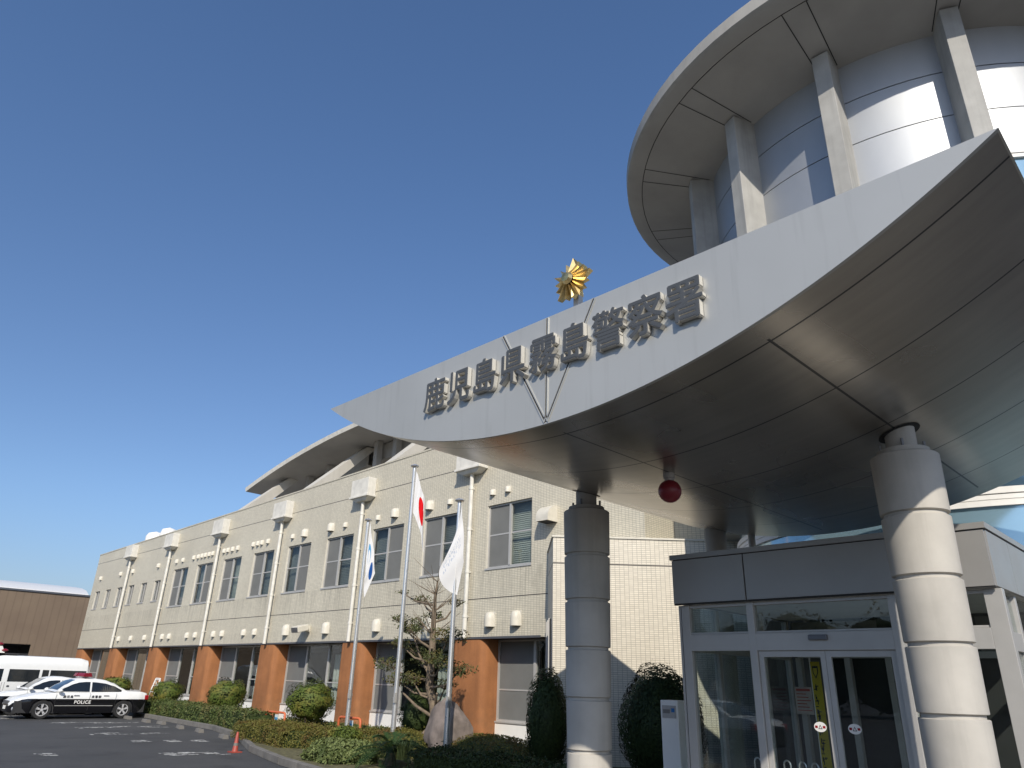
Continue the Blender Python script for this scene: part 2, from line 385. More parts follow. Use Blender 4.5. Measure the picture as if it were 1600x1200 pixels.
def tag(o, label=None, cat=None, group=None, kind=None):
    if label: o['label'] = label
    if cat: o['category'] = cat
    if group: o['group'] = group
    if kind: o['kind'] = kind
    return o
def thing(name, label, cat, loc=(0, 0, 0), group=None):
    o = bpy.data.objects.new(name, None); COL.objects.link(o); o.location = loc; o.empty_display_size = 0.3
    return tag(o, label, cat, group)
def copy_tree(o, parent=None, keep_label=None):
    c = o.copy(); COL.objects.link(c)
    if parent is not None:
        c.parent = parent; c.matrix_parent_inverse = o.matrix_parent_inverse.copy()
    for ch in [q for q in bpy.data.objects if q.parent == o]: copy_tree(ch, c)
    return c
def part_copy(o, parent, dx, dy=0, dz=0):
    """a copy of a part (and its sub-parts) moved by an offset"""
    c = copy_tree(o, parent); c.location = Vector(o.location) + Vector((dx, dy, dz)); return c
def text_mesh(body, size, extrude, fn, fat=0.0, spaced=1.0, align='LEFT'):
    """glyphs from the built-in font as verts/faces, mapped by fn(u, v, w)"""
    c = bpy.data.curves.new('glyph', 'FONT'); c.body = body; c.size = size; c.extrude = extrude; c.align_x = align; c.space_character = spaced
    c.resolution_u = 4
    o = bpy.data.objects.new('glyph', c); COL.objects.link(o); bpy.context.view_layer.update()
    me = bpy.data.meshes.new_from_object(o.evaluated_get(bpy.context.evaluated_depsgraph_get()))
    vs = [tuple(v.co) for v in me.vertices]; fs = [tuple(p.vertices) for p in me.polygons]; nz = [p.normal.z for p in me.polygons]
    bpy.data.objects.remove(o); bpy.data.curves.remove(c); bpy.data.meshes.remove(me)
    mb = MB()
    offs = [(0, 0, 0)] if fat == 0 else [(0, 0, 0), (fat, 0, -.0006), (-fat, 0, -.0012), (0, fat, -.0018), (0, -fat, -.0024), (fat * .7, fat * .7, -.003), (-fat * .7, -fat * .7, -.0036)]
    for ox, oy, oz in offs:
        base = len(mb.v)
        mb.v.extend([fn(x + ox, y + oy, z + oz) for x, y, z in vs])
        for f, n in zip(fs, nz): mb.f.append([base + i for i in f]); mb.m.append(0 if abs(n) > 0.5 else 1)
    return mb
def leaves(pts, nrm, size, asp=0.5, jit=0.9, seed=0):
    """one quad per point, roughly facing its normal"""
    g = np.random.default_rng(seed); n = len(pts)
    d = nrm + g.normal(0, jit, (n, 3)); d /= np.linalg.norm(d, axis=1, keepdims=True) + 1e-9
    a = np.cross(d, g.normal(0, 1, (n, 3))); a /= np.linalg.norm(a, axis=1, keepdims=True) + 1e-9
    b = np.cross(d, a); s = size * g.uniform(0.6, 1.3, (n, 1))
    a = a * s * 0.5; b = b * s * 0.5 * asp
    V = np.stack([pts - a, pts + b * 1.0 - a * 0.1, pts + a, pts - b - a * 0.1], 1).reshape(-1, 3)
    return V
def add_leaves(mb, pts, nrm, size, asp=0.5, jit=0.9, seed=0, m=0):
    V = leaves(np.asarray(pts, float), np.asarray(nrm, float), size, asp, jit, seed)
    o = len(mb.v); mb.v.extend(map(tuple, V.tolist()))
    for i in range(len(V) // 4): mb.f.append([o + 4 * i, o + 4 * i + 1, o + 4 * i + 2, o + 4 * i + 3]); mb.m.append(m)
def ell_points(c, r, n, seed, lump=0.12, zmin=-1.0, freq=4.0):
    g = np.random.default_rng(seed); d = g.normal(0, 1, (int(n * 1.6), 3)); d /= np.linalg.norm(d, axis=1, keepdims=True)
    d = d[d[:, 2] > zmin][:n]
    k = 1 + lump * np.sin(freq * d[:, 0] + seed) * np.sin(freq * d[:, 1] * 1.3 + 2 * seed) + lump * 0.7 * np.sin(freq * 1.7 * d[:, 2] + seed * 3) * np.cos(freq * 1.6 * d[:, 0])
    k *= 1 - g.uniform(0, 1, len(d)) ** 2 * 0.22
    k *= np.where(g.uniform(0, 1, len(d)) < 0.035, g.uniform(1.03, 1.11, len(d)), 1.0)
    return np.array(c) + d * np.array(r) * k[:, None], d

# ================================================================== GROUND
ZG = -0.25
mb = MB(); mb.quad((-420, -380, ZG), (380, -380, ZG), (380, 420, ZG), (-420, 420, ZG))
tag(mb.build('ground', M['asphalt']), kind='structure')
kerb_line = [(-53, 12.6), (-33, 12.4), (-26, 11.95), (-22.3, 11.1), (-18.5, 9.6), (-15.7, 8.87), (-12.6, 8.35), (-9.4, 8.1)]
mb = MB()
bed = kerb_line + [(-9.4, 16.5), (-13.0, 17.6), (-60, 17.6), (-60, 12.6)]
mb.add([(x, y, -0.13) for x, y in bed], [tuple(range(len(bed)))])
tag(mb.build('planting_soil', M['soil']), kind='structure')
mb = MB()
for i in range(len(kerb_line) - 1):
    a, b = Vector((*kerb_line[i], 0)), Vector((*kerb_line[i + 1], 0)); L = (b - a).length; d = (b - a) / L; n = Vector((-d.y, d.x, 0))
    k = max(1, round(L / 1.2))
    for j in range(k):
        c = a + d * (L * (j + .5) / k)
        mb.obox((c.x, c.y, ZG + 0.075), d * (L / k / 2 - 0.004), n * 0.075, (0, 0, 0.0751))
tag(mb.build('kerb', M['kerb'], bevel=0.012), kind='structure')
mb = MB(); mb.box(-8.3, 6.0, 7.2, 14.2, ZG, 0.165)
tag(mb.build('entrance_paving', M['kerb']), kind='structure')
# worn white paint marks on the lot
mb = MB(); g = random.Random(3)
for x0, y0, L in ((-30.9, 8.2, 1.3), (-30.6, 9.5, 1.2), (-28.4, 8.15, 0.9), (-28.2, 9.1, 1.0), (-28.0, 10.2, 0.6), (-25.4, 7.9, 1.1), (-25.2, 9.1, 0.8), (-22.6, 8.1, 0.5), (-22.3, 8.9, 0.35), (-22.0, 9.5, 0.3),
                  (-18.9, 7.5, 0.35), (-18.8, 7.95, 0.25), (-18.6, 8.35, 0.4), (-19.9, 5.2, 0.3), (-33.9, 6.9, 1.1), (-35.8, 7.3, 1.2)):
    for k in range(5):
        a = x0 + g.uniform(-0.35, 0.35); b = y0 + g.uniform(0, L * 0.6); w = g.uniform(0.07, 0.14); l = g.uniform(0.35, 0.7) * L + 0.15
        zz = ZG + 0.004 + 0.0006 * k
        if k % 3 == 0 and L > 0.7: mb.quad((a, b, zz), (a + l * 0.35, b, zz), (a + l * 0.35, b + w, zz), (a, b + w, zz))
        else: mb.quad((a, b, zz), (a + w, b, zz), (a + w, b + l, zz), (a, b + l, zz))
tag(mb.build('road_markings', M['road_paint']), kind='structure')

# ================================================================== MAIN BUILDING
YF = 15.0
def ztop(x): return 8.58 + (x + 54.0) * 0.0128
bld = thing('main_building', 'long beige tiled two storey station building with orange columns at its foot', 'building', (-32, 15, ZG))
BIG = [-15.15, -18.3, -21.3, -24.42, -27.48, -30.54, -33.6, -36.65, -39.6]
SML = [-42.6, -44.6, -46.6, -48.6, -50.65, -52.65]
holes = [(x - .94, x + .94, 4.65, 6.56) for x in BIG] + [(x - .45, x + .45, 5.05, 6.15) for x in SML]
XS = sorted({-54.0, -10.3} | {h[0] for h in holes} | {h[1] for h in holes})
ZS = sorted({2.68, 8.8} | {h[2] for h in holes} | {h[3] for h in holes})
mb = MB()
def zt(x, z): return ztop(x) if z > 8.7 else z
for i in range(len(XS) - 1):
    for j in range(len(ZS) - 1):
        xa, xb, za, zb = XS[i], XS[i + 1], ZS[j], ZS[j + 1]; cx, cz = (xa + xb) / 2, (za + zb) / 2
        if any(h[0] < cx < h[1] and h[2] < cz < h[3] for h in holes): continue
        mb.quad((xa, YF, za), (xb, YF, za), (xb, YF, zt(xb, zb)), (xa, YF, zt(xa, zb)))
for xa, xb, za, zb in holes:
    y1 = YF + 0.16
    mb.quad((xa, YF, za), (xa, YF, zb), (xa, y1, zb), (xa, y1, za), 1); mb.quad((xb, YF, za), (xb, y1, za), (xb, y1, zb), (xb, YF, zb), 1)
    mb.quad((xa, YF, zb), (xb, YF, zb), (xb, y1, zb), (xa, y1, zb), 1); mb.quad((xa, YF, za), (xa, y1, za), (xb, y1, za), (xb, YF, za), 1)
tw = Vector((0.7071, 0.7071, 0))
P2 = (-10.3, 16.35); P3 = (-4.3, 22.35)
for (xa, ya), (xb, yb) in (((-10.3, YF), P2), (P2, P3), ((-54, 40), (-54, YF))):
    mb.quad((xa, ya, 2.68), (xb, yb, 2.68), (xb, yb, ztop(xb)), (xa, ya, ztop(xa)))
mb.build('wall', [M['tile'], M['cream_paint']], bld)
mb = MB()                                   # parapet coping, flat roof and the overhang's underside
mb.add([(-54, YF - .02, 0), (-10.28, YF - .02, 0), (-10.28, YF + .3, 0), (-54, YF + .3, 0)], [(0, 1, 2, 3)])
for q in range(4): x, y, _ = mb.v[q]; mb.v[q] = (x, y, ztop(x) + .03)
mb.quad((-54, YF - .02, ztop(-54) - .03), (-10.28, YF - .02, ztop(-10.28) - .03), (-10.28, YF - .02, ztop(-10.28) + .03), (-54, YF - .02, ztop(-54) + .03))
mb.build('coping', M['tile'], bld)
mb = MB(); mb.add([(-54, YF + .3, 8.3), (-10.4, YF + .3, 8.3), (-4.3, 22.4, 8.3), (-4.3, 40, 8.3), (-54, 40, 8.3)], [(0, 1, 2, 3, 4)])
mb.build('roof', M['concrete'], bld)
mb = MB(); mb.quad((-54, YF + .003, 2.675), (-10.3, YF + .003, 2.675), (-10.3, 16.2, 2.675), (-54, 16.2, 2.675)); mb.box(-54, -13.8, YF - .012, YF + .05, 2.66, 2.72)
mb.build('overhang_edge', M['alu_dark'], bld)
# interiors behind the glass
mb = MB(); mb.box(-53.5, -13.0, 19.4, 19.6, -.2, 2.6); mb.box(-53.5, -13.0, 15.9, 19.4, -.24, 0.0, 1); mb.box(-53.5, -13.0, 16.2, 19.4, 2.55, 2.66, 0)
mb.build('ground_floor_room', [M['interior'], M['interior_floor']], bld)
mb = MB(); mb.box(-53.8, -10.6, 15.75, 15.8, 3.0, 8.2)
mb.build('upper_room_backing', M['dark'], bld)

def make_window(w, z0, z1, screen_left, blind, big=True):
    mb = MB(); h = w / 2; t = 0.05
    y0, y1 = YF + .07, YF + .15
    mb.box(-h, -h + t, y0, y1, z0, z1); mb.box(h - t, h, y0, y1, z0, z1); mb.box(-h + t, h - t, y0, y1, z0, z0 + t); mb.box(-h + t, h - t, y0, y1, z1 - t, z1)
    mb.box(-.035, .035, y0 - .02, y1 - .01, z0 + t, z1 - t)
    if big:
        zm = z0 + (z1 - z0) * .52
        for a, b in ((-h + t, -.035), (.035, h - t)): mb.box(a, b, y0 + .02, y1 - .02, zm - .022, zm + .022)
    mb.box(-h - .02, h + .02, YF - .025, YF + .07, z0 - .05, z0)
    f = mb.build('window', M['alu'], bld)
    p = MB(); p.box(-h + t, h - t, YF + .118, YF + .124, z0 + t, z1 - t); p.build('pane', M['glass'], f)
    s = MB(); a, b = (-h + t, -.03) if screen_left else (.03, h - t); s.box(a, b, YF + .098, YF + .101, z0 + t, z1 - t); s.build('insect_screen', M['screen'], f)
    bl = MB()
    zz = z0 + .02
    while zz < z1:
        bl.quad((-h, YF + .30, zz), (h, YF + .30, zz), (h, YF + .33, min(zz + .06, z1)), (-h, YF + .33, min(zz + .06, z1))); zz += .06
    bl.quad((-h - .2, YF + .36, z0 - .2), (h + .2, YF + .36, z0 - .2), (h + .2, YF + .36, z1 + .2), (-h - .2, YF + .36, z1 + .2))
    bl.build('blind', blind, f)
    return f
protos = [make_window(1.88, 4.65, 6.56, True, M['blind']), make_window(1.88, 4.65, 6.56, True, M['blind_light']), make_window(1.88, 4.65, 6.56, False, M['blind']),
          make_window(.9, 5.05, 6.15, False, M['blind'], False)]
used = set()
def put(proto, dx):
    if proto.name in used: return part_copy(proto, bld, dx)
    used.add(proto.name); proto['pending'] = dx; return proto
for x, k in zip(BIG, (1, 0, 2, 0, 2, 0, 1, 2, 0)): put(protos[k], x)
for x in SML: put(protos[3], x)
for p in protos:
    p.location.x += p['pending']; del p['pending']

# vent hoods
def hood(r, h, d, mat=M['cream_paint']):
    mb = MB(); n = 10; lv = [(1, 0), (1, .5), (.96, .68), (.82, .84), (.55, .95), (.05, 1.0)]
    V = [(-r * k * math.cos(math.pi * i / n), -d * k * math.sin(math.pi * i / n), z * h) for k, z in lv for i in range(n + 1)]
    Fs = [(j * (n + 1) + i, j * (n + 1) + i + 1, (j + 1) * (n + 1) + i + 1, (j + 1) * (n + 1) + i) for j in range(len(lv) - 1) for i in range(n)]
    mb.add(V, Fs); mb.add([(x, y, .04) for x, y, _ in V[:n + 1]], [tuple(range(n + 1))], 1)
    mb.box(-r * 1.1, r * 1.1, -.012, 0.0, h * .02, h * .98)
    return mb
def place_hoods(spec, r, h, d):
    first = None
    for x, z in spec:
        if first is None:
            first = hood(r, h, d).build('vent_hood', [M['cream_paint'], M['dark']], bld, smooth=True); first.location = Vector((x, YF, z)); o = first
        else:
            o = first.copy(); COL.objects.link(o); o.parent = bld; o.matrix_parent_inverse = first.matrix_parent_inverse.copy(); o.location = Vector((x, YF, z))
place_hoods([(x, 2.98) for x in (-14.72, -15.78, -18.4, -21.4, -24.6, -27.55)] , .17, .42, .2)
place_hoods([(x, 6.82) for x in (-18.95, -20.9, -25.1, -27.1)], .16, .34, .2)
place_hoods([(x, 6.86) for x in (-15.2, -15.87, -17.9, -21.95, -24.1, -28.1)], .10, .2, .13)
place_hoods([(x, 3.05) for x in (-30.2, -31.2, -33.3, -34.2, -36.2, -37.15, -39.35, -40.25, -42.7, -44.75, -46.7)], .12, .26, .15)
place_hoods([(x, 6.88) for x in (-30.26, -30.83, -31.21, -31.64, -33.2, -33.73, -34.23, -34.64, -35.9, -36.3, -36.75, -37.15, -37.6, -38.14, -39.52, -40.34)], .10, .22, .13)
place_hoods([(x, 6.86) for x in (-42.85, -46.81, -48.88, -52.57)], .12, .24, .15)
mb = MB()                                    # the large quarter-round hood beside the tiled block
prof = [(YF, 6.17)] + [(YF - .42 * math.sin(a), 5.80 + .37 * math.cos(a)) for a in [math.pi / 2 * i / 8 for i in range(1, 9)]] + [(YF - .42, 5.70), (YF, 5.70)]
mb.prism(prof, lambda u, v, w: (w, u, v), -13.66, -13.21); mb.box(-13.62, -13.25, YF - .40, YF - .01, 5.69, 5.705, 1)
mb.build('large_vent_hood', [M['cream_paint'], M['dark']], bld, recalc=False)
# roof drains: box and downpipe
PX = [-16.76 - 6.12 * k for k in range(6)]
mb = MB(); mb.box(-.56, .56, YF - .36, YF - .002, 7.86, 8.5); mb.box(-.60, .60, YF - .40, YF - .001, 7.78, 7.86)
mb.add([(-.54, YF - .34, 7.78), (.54, YF - .34, 7.78), (.54, YF - .003, 7.78), (-.54, YF - .003, 7.78), (-.34, YF - .27, 7.66), (.34, YF - .27, 7.66), (.34, YF - .003, 7.66), (-.34, YF - .003, 7.66)],
       [(0, 1, 5, 4), (1, 2, 6, 5), (2, 3, 7, 6), (3, 0, 4, 7), (4, 5, 6, 7)])
dbox = mb.build('drain_box', M['dirty_white'], bld, bevel=.012)
mb = MB(); mb.tube([(0, YF - .13, 7.7), (0, YF - .13, 2.68)], .068, 12)
for z in (7.2, 5.9, 4.6, 3.3): mb.tube([(0, YF - .13, z - .04), (0, YF - .13, z + .04)], .082, 12); mb.box(-.02, .02, YF - .09, YF - .002, z - .02, z + .02)
dpipe = mb.build('downpipe', M['dirty_white'], bld, smooth=True)
# orange columns
mb = MB(); pl = []
for i in range(7):
    a = math.pi / 2 * i / 6; pl.append((-.72 + .22 * (1 - math.cos(a)), YF + .025 + .22 * (1 - math.sin(a)) - .012 * math.sin(a)))
for i in range(7):
    a = math.pi / 2 * (1 - i / 6); pl.append((.72 - .22 * (1 - math.cos(a)), YF + .025 + .22 * (1 - math.sin(a)) - .012 * math.sin(a)))
pl += [(.72, YF + .66), (-.72, YF + .66)]
mb.prism(pl, lambda u, v, w: (u, v, w), ZG, 2.668)
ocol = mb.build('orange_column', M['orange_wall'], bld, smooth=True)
# ground floor bay: low wall, frames, panes
mb = MB(); mb.box(-2.33, 2.33, YF + .56, YF + .74, ZG, .46); mb.box(-2.33, 2.33, YF + .53, YF + .76, .46, .50, 1)
lwall = mb.build('low_wall', [M['white_paint'], M['alu']], bld)
mb = MB()
for x in (-2.30, -.85, .72, 2.30): mb.box(x - .045, x + .045, YF + .60, YF + .70, .50, 2.66)
mb.box(-2.255, 2.255, YF + .60, YF + .70, .50, .55); mb.box(-2.255, 2.255, YF + .60, YF + .70, 2.61, 2.66)
mb.box(-2.255, -.895, YF + .62, YF + .68, 1.30, 1.34); mb.box(.765, 2.255, YF + .62, YF + .68, 1.30, 1.34)
gfr = mb.build('shop_window', M['alu'], bld)
p = MB(); p.box(-2.255, 2.255, YF + .645, YF + .652, .55, 2.61); p.build('pane', M['glass'], gfr)
p = MB(); p.box(-2.25, -.9, YF + .633, YF + .636, .55, 2.61); p.build('insect_screen', M['screen'], gfr)
cur = MB()
for k in range(14):
    a = .80 + 1.42 * k / 14; cur.quad((a, YF + .85 + .05 * (k % 2), .55), (a + .102, YF + .85 + .05 * ((k + 1) % 2), .55), (a + .102, YF + .85 + .05 * ((k + 1) % 2), 2.3), (a, YF + .85 + .05 * (k % 2), 2.3))
cur.build('curtain', M['blind_light'], gfr)
for k, x in enumerate(PX):
    for o in (dbox, dpipe, ocol):
        if k: part_copy(o, bld, x)
part_copy(ocol, bld, -53.48)
BAYS = [(PX[k] + PX[k + 1]) / 2 for k in range(5)] + [-50.4]
for x in BAYS:
    part_copy(lwall, bld, x); part_copy(gfr, bld, x)
lwall.location.x += -13.72; gfr.location.x += -13.72
for o in (dbox, dpipe, ocol): o.location.x += PX[0]
# upper storey set back, ribs and curved roof
mb = MB()
for x in (-35.3, -29.2, -23.1, -17.0):
    mb.prism([(15.12, 8.2), (15.12, 8.62), (18.9, 12.1), (19.5, 12.1), (19.4, 12.1), (15.45, 8.2)], lambda u, v, w: (w, u, v), x - .62, x)
    mb.build('inclined_rib', M['rib'], bld, bevel=.015); mb = MB()
def zroof(x): return 12.42 - 0.0092 * (x + 25.2) ** 2 if x < -25.2 else 12.42
XR = [-37.95 + i * 1.15 for i in range(17)]
mb = MB()
lo = [(x, 17.0, zroof(x) - .1) for x in XR]; hi = [(x, 16.95, zroof(x) + .10) for x in XR]; n = len(XR)
lob = [(x, 24.0, zroof(x) - .1) for x in XR]; hib = [(x, 24.0, zroof(x) + .3) for x in XR]
mb.add(lo + lob, [(i, n + i, n + i + 1, i + 1) for i in range(n - 1)], 1)
mb.add(lo + hi, [(i, i + 1, n + i + 1, n + i) for i in range(n - 1)], 0)
mb.add(hi + hib, [(i, i + 1, n + i + 1, n + i) for i in range(n - 1)], 0)
mb.add([lo[0], hi[0], hib[0], lob[0]], [(0, 1, 2, 3)], 0)
mb.build('curved_roof', [M['dirty_white'], M['soffit_concrete']], bld)
mb = MB(); mb.box(-37.0, -16, 21.4, 22.4, 8.3, 11.2)
for x in (-34.2, -31.1, -28.0, -24.9, -21.8): mb.box(x, x + 1.9, 21.37, 21.4, 9.0, 10.6, 1)
mb.build('upper_storey_wall', [M['concrete'], M['dark']], bld)
for x in (-34.6, -32.7, -28.35, -26.8, -22.3):
    mb = MB(); mb.box(x - .14, x + .14, 18.8, 19.1, 8.3, zroof(x) - .12); mb.build('roof_post', M['concrete'], bld)
mb = MB()
for a, b in ((-35.3, -29.62), (-29.2, -23.52), (-23.1, -17.42)):
    mb.add([(a, 19.3, zroof(a) - .9), (b, 19.3, zroof(b) - .9), (b, 19.3, zroof(b) - .11), (a, 19.3, zroof(a) - .11), (a, 19.7, zroof(a) - .9), (b, 19.7, zroof(b) - .9), (b, 19.7, zroof(b) - .11), (a, 19.7, zroof(a) - .11)],
           [(0, 1, 2, 3), (4, 7, 6, 5), (0, 4, 5, 1), (3, 2, 6, 7)])
mb.build('roof_beam', M['concrete'], bld)
# white tanks on the far roof
for i, (x, r) in enumerate(((-55.8, .6), (-53.5, .55))):
    t = thing('roof_tank', ('larger' if i == 0 else 'smaller') + ' white rounded tank on the far end of the flat roof', 'tank', (x + 4, 17.5, 8.3), 'tanks on the flat roof')
    mb = MB(); mb.lathe([(.01, 0), (r, 0), (r, 1.5 + .15 * (1 - i)), (r * .8, 1.85), (.01, 2.0)], (x + 4, 17.5, 8.3), 20); mb.build('tank_shell', M['white_paint'], t, smooth=True)
# floodlight on the wall
fl = thing('floodlight', 'boxy beige floodlight fixed to the tiled wall under an upstairs window', 'lamp', (-25.85, YF, 3.2))
mb = MB(); mb.box(-25.92, -25.78, YF - .12, YF, 3.08, 3.3); mb.build('bracket', M['cream_paint'], fl)
mb = MB(); mb.obox((-25.9, YF - .36, 3.17), (.26, 0, 0), (0, .22, .06), (0, -.03, .11)); mb.build('lamp_housing', M['cream_paint'], fl, bevel=.03)
mb = MB(); mb.obox((-25.9, YF - .585, 3.10), (.22, 0, 0), (0, .006, 0), (0, -.024, .085)); mb.build('lamp_glass', M['alu_dark'], fl)

# ================================================================== TILED BLOCK
BA = Vector((-11.86, 13.3, 0)); bd = Vector((0.7071, 0.7071, 0)); bn = Vector((-0.7071, 0.7071, 0))
blk = thing('tiled_annex', 'bright cream tiled low block set at an angle behind the canopy columns', 'building', (BA.x, BA.y, ZG))
def bp(u, v, w): p = BA + bd * u + bn * v; return (p.x, p.y, w)
mb = MB(); mb.prism([(0, 0), (7.5, 0), (7.5, 6), (0, 6)], bp, ZG, 4.88); mb.build('wall', M['tile_block'], blk)
mb = MB(); mb.prism([(-.03, -.03), (7.5, -.03), (7.5, 6), (-.03, 6)], bp, 4.88, 4.92); mb.build('coping', M['cream_paint'], blk)
for v in (.75, 1.35, 1.95):
    mb = MB(); mb.prism([(-.03, v - .09), (.02, v - .09), (.02, v + .09), (-.03, v + .09)], bp, .5, 3.0); mb.build('slot_window', M['dark'], blk)
    mb = MB(); mb.prism([(-.06, v + .09), (.0, v + .09), (.0, v + .15), (-.06, v + .15)], bp, .5, 3.02); mb.build('slot_frame', M['alu'], blk)

# ================================================================== ROUND TOWER
TC = (-4.05, 19.2); TR = 5.25; ZD = 14.9; RISE = 0.45
tow = thing('round_tower', 'round tower with metal panels, concrete piers and a wide disc roof', 'tower', (TC[0], TC[1], ZG))
cN = 96
mb = MB()
ZE = ZD + RISE
def zs(r): return ZD + RISE * (r - TR) / (7.6 - TR)
mb.lathe([(7.60, ZE + .40), (7.63, ZE + .36), (7.62, ZE + .05), (7.54, zs(7.54)), (7.19, zs(7.19)), (7.19, zs(7.19) + .03), (7.17, zs(7.17) + .03), (7.17, zs(7.17)), (TR - .1, zs(TR - .1))], (*TC, 0), cN, ms=[0, 0, 0, 1, 2, 2, 2, 1])
mb.lathe([(.05, ZE + .7), (7.2, ZE + .45), (7.60, ZE + .40)], (*TC, 0), cN, m=0)
for k in range(14):
    a = R(-88.0 - 25.2 * 6 + 25.2 * k); e = Vector((math.cos(a), math.sin(a), 0)); q = Vector((-e.y, e.x, 0))
    for s in (-.21, .21):
        A = Vector((*TC, zs(5.35) - .006)) + e * 5.35 + q * s; B = Vector((*TC, zs(7.17) - .006)) + e * 7.17 + q * s * 1.3
        mb.quad(A - q * .012, B - q * .012, B + q * .012, A + q * .012, 2)
mb.build('disc_roof', [M['concrete'], M['soffit_concrete'], M['joint']], tow, smooth=True)
for z0, z1 in ((11.52, 12.66), (12.685, 13.83), (13.855, ZD - .002)):
    mb = MB(); mb.lathe([(TR - .03, z0), (TR, z0), (TR, z1), (TR - .03, z1)], (*TC, 0), cN); mb.build('panel_ring', M['panel'], tow, smooth=True)
mb = MB(); mb.lathe([(TR - .04, ZG), (TR - .04, ZD)], (*TC, 0), cN); mb.build('drum_core', M['joint'], tow, smooth=True)
for z0, z1 in ((3.0, 4.50), (4.81, 7.9), (8.2, 11.38)):
    mb = MB(); mb.lathe([(TR - .01, z0), (TR - .01, z1)], (*TC, 0), cN); mb.build('glass_band', M['blue_glass'], tow, smooth=True)
for z0, z1 in ((4.50, 4.81), (7.9, 8.2), (11.38, 11.52)):
    mb = MB(); h = z1 - z0
    mb.lathe([(TR - .03, z0), (TR + .05, z0), (TR + .05, z0 + h * .3), (TR + .03, z0 + h * .33), (TR + .05, z0 + h * .36), (TR + .05, z0 + h * .6), (TR + .03, z0 + h * .63), (TR + .07, z0 + h * .66), (TR + .07, z1), (TR - .03, z1)], (*TC, 0), cN)
    mb.build('white_band', M['white_paint'], tow, smooth=False)
prs = []
for k in range(14):
    a = R(-88.0 - 25.2 * 6 + 25.2 * k); e = Vector((math.cos(a), math.sin(a), 0)); q = Vector((-e.y, e.x, 0))
    mb = MB(); c = Vector((*TC, 0)) + e * 5.53
    mb.obox((c.x, c.y, (5.45 + ZD + .06) / 2), e * .345, q * .18, (0, 0, (ZD + .06 - 5.45) / 2)); mb.build('pier', M['pier_concrete'], tow, bevel=.012)
mb = MB(); mb.lathe([(TR + .02, 5.30), (5.9, 5.30), (5.9, 5.45), (TR + .02, 5.45)], (*TC, 0), cN); mb.build('pier_ledge', M['concrete'], tow)

# ================================================================== CANOPY
can = thing('entrance_canopy', 'big silver crescent shaped entrance canopy carried on round ringed columns', 'canopy', (-4.94, 9.1, 0))
CX, RC, ZB, ZT = -4.94, 8.547, 4.114, 5.40; Y0, Y1 = 5.39, 12.9; HW = 4.508
def zc(x): return ZB + RC - math.sqrt(RC * RC - (x - CX) ** 2)
N = 96; XC = [CX - HW + 2 * HW * i / N for i in range(N + 1)]
mb = MB(); V = [(x, Y0 - .03, zc(x)) for x in XC] + [(x, Y0 - .03, ZT) for x in XC]
Fs = [(i, i + 1, N + 2 + i, N + 1 + i) for i in range(N)]
mb.add(V, Fs); Vb = [(x, Y0 + .012, z) for x, _, z in V]; mb.add(Vb, [f[::-1] for f in Fs])
mb.add([V[i] for i in range(N + 1)] + [Vb[i] for i in range(N + 1)], [(i, N + 1 + i, N + 2 + i, i + 1) for i in range(N)])
mb.add([V[N + 1], V[-1], Vb[-1], Vb[N + 1]], [(0, 1, 2, 3)])
mb.build('fascia', M['fascia'], can)
mb = MB()
def strip(a, b, w=.012):
    A, B = Vector((a[0], Y0 - .033, a[1])), Vector((b[0], Y0 - .033, b[1])); d = (B - A).normalized(); q = Vector((-d.z, 0, d.x))
    for s in (-.017, .017):
        mb.obox((A + B) / 2 + q * s, (B - A) / 2, q * w * .55, (0, .007, 0))
    mb.obox((A + B) / 2 - Vector((0, -.003, 0)), (B - A) / 2, q * .009, (0, .004, 0), 1)
strip((-4.90, 4.14), (-5.60, 5.39)); strip((-4.89, 4.14), (-4.885, 5.39)); strip((-4.88, 4.14), (-4.205, 5.39))
mb.build('fascia_joint', [M['fascia'], M['joint']], can)
mb = MB(); ny = 24; YS = [Y0 + .012 + (Y1 - Y0 - .012) * j / ny for j in range(ny + 1)]
V = [(x, y, zc(x)) for y in YS for x in XC]; k = N + 1
mb.add(V, [(j * k + i, (j + 1) * k + i, (j + 1) * k + i + 1, j * k + i + 1) for j in range(ny) for i in range(N)])
mb.build('soffit', M['soffit'], can, smooth=True)
mb = MB(); V = [(x, Y1, zc(x)) for x in XC] + [(x, Y1, ZT) for x in XC]; mb.add(V, [(i, N + 1 + i, N + 2 + i, i + 1) for i in range(N)])
mb.build('rear_fascia', M['fascia'], can)
mb = MB(); mb.quad((CX - HW, Y0 + .012, ZT - .01), (CX + HW, Y0 + .012, ZT - .01), (CX + HW, Y1, ZT - .01), (CX - HW, Y1, ZT - .01)); mb.build('canopy_roof', M['fascia'], can)
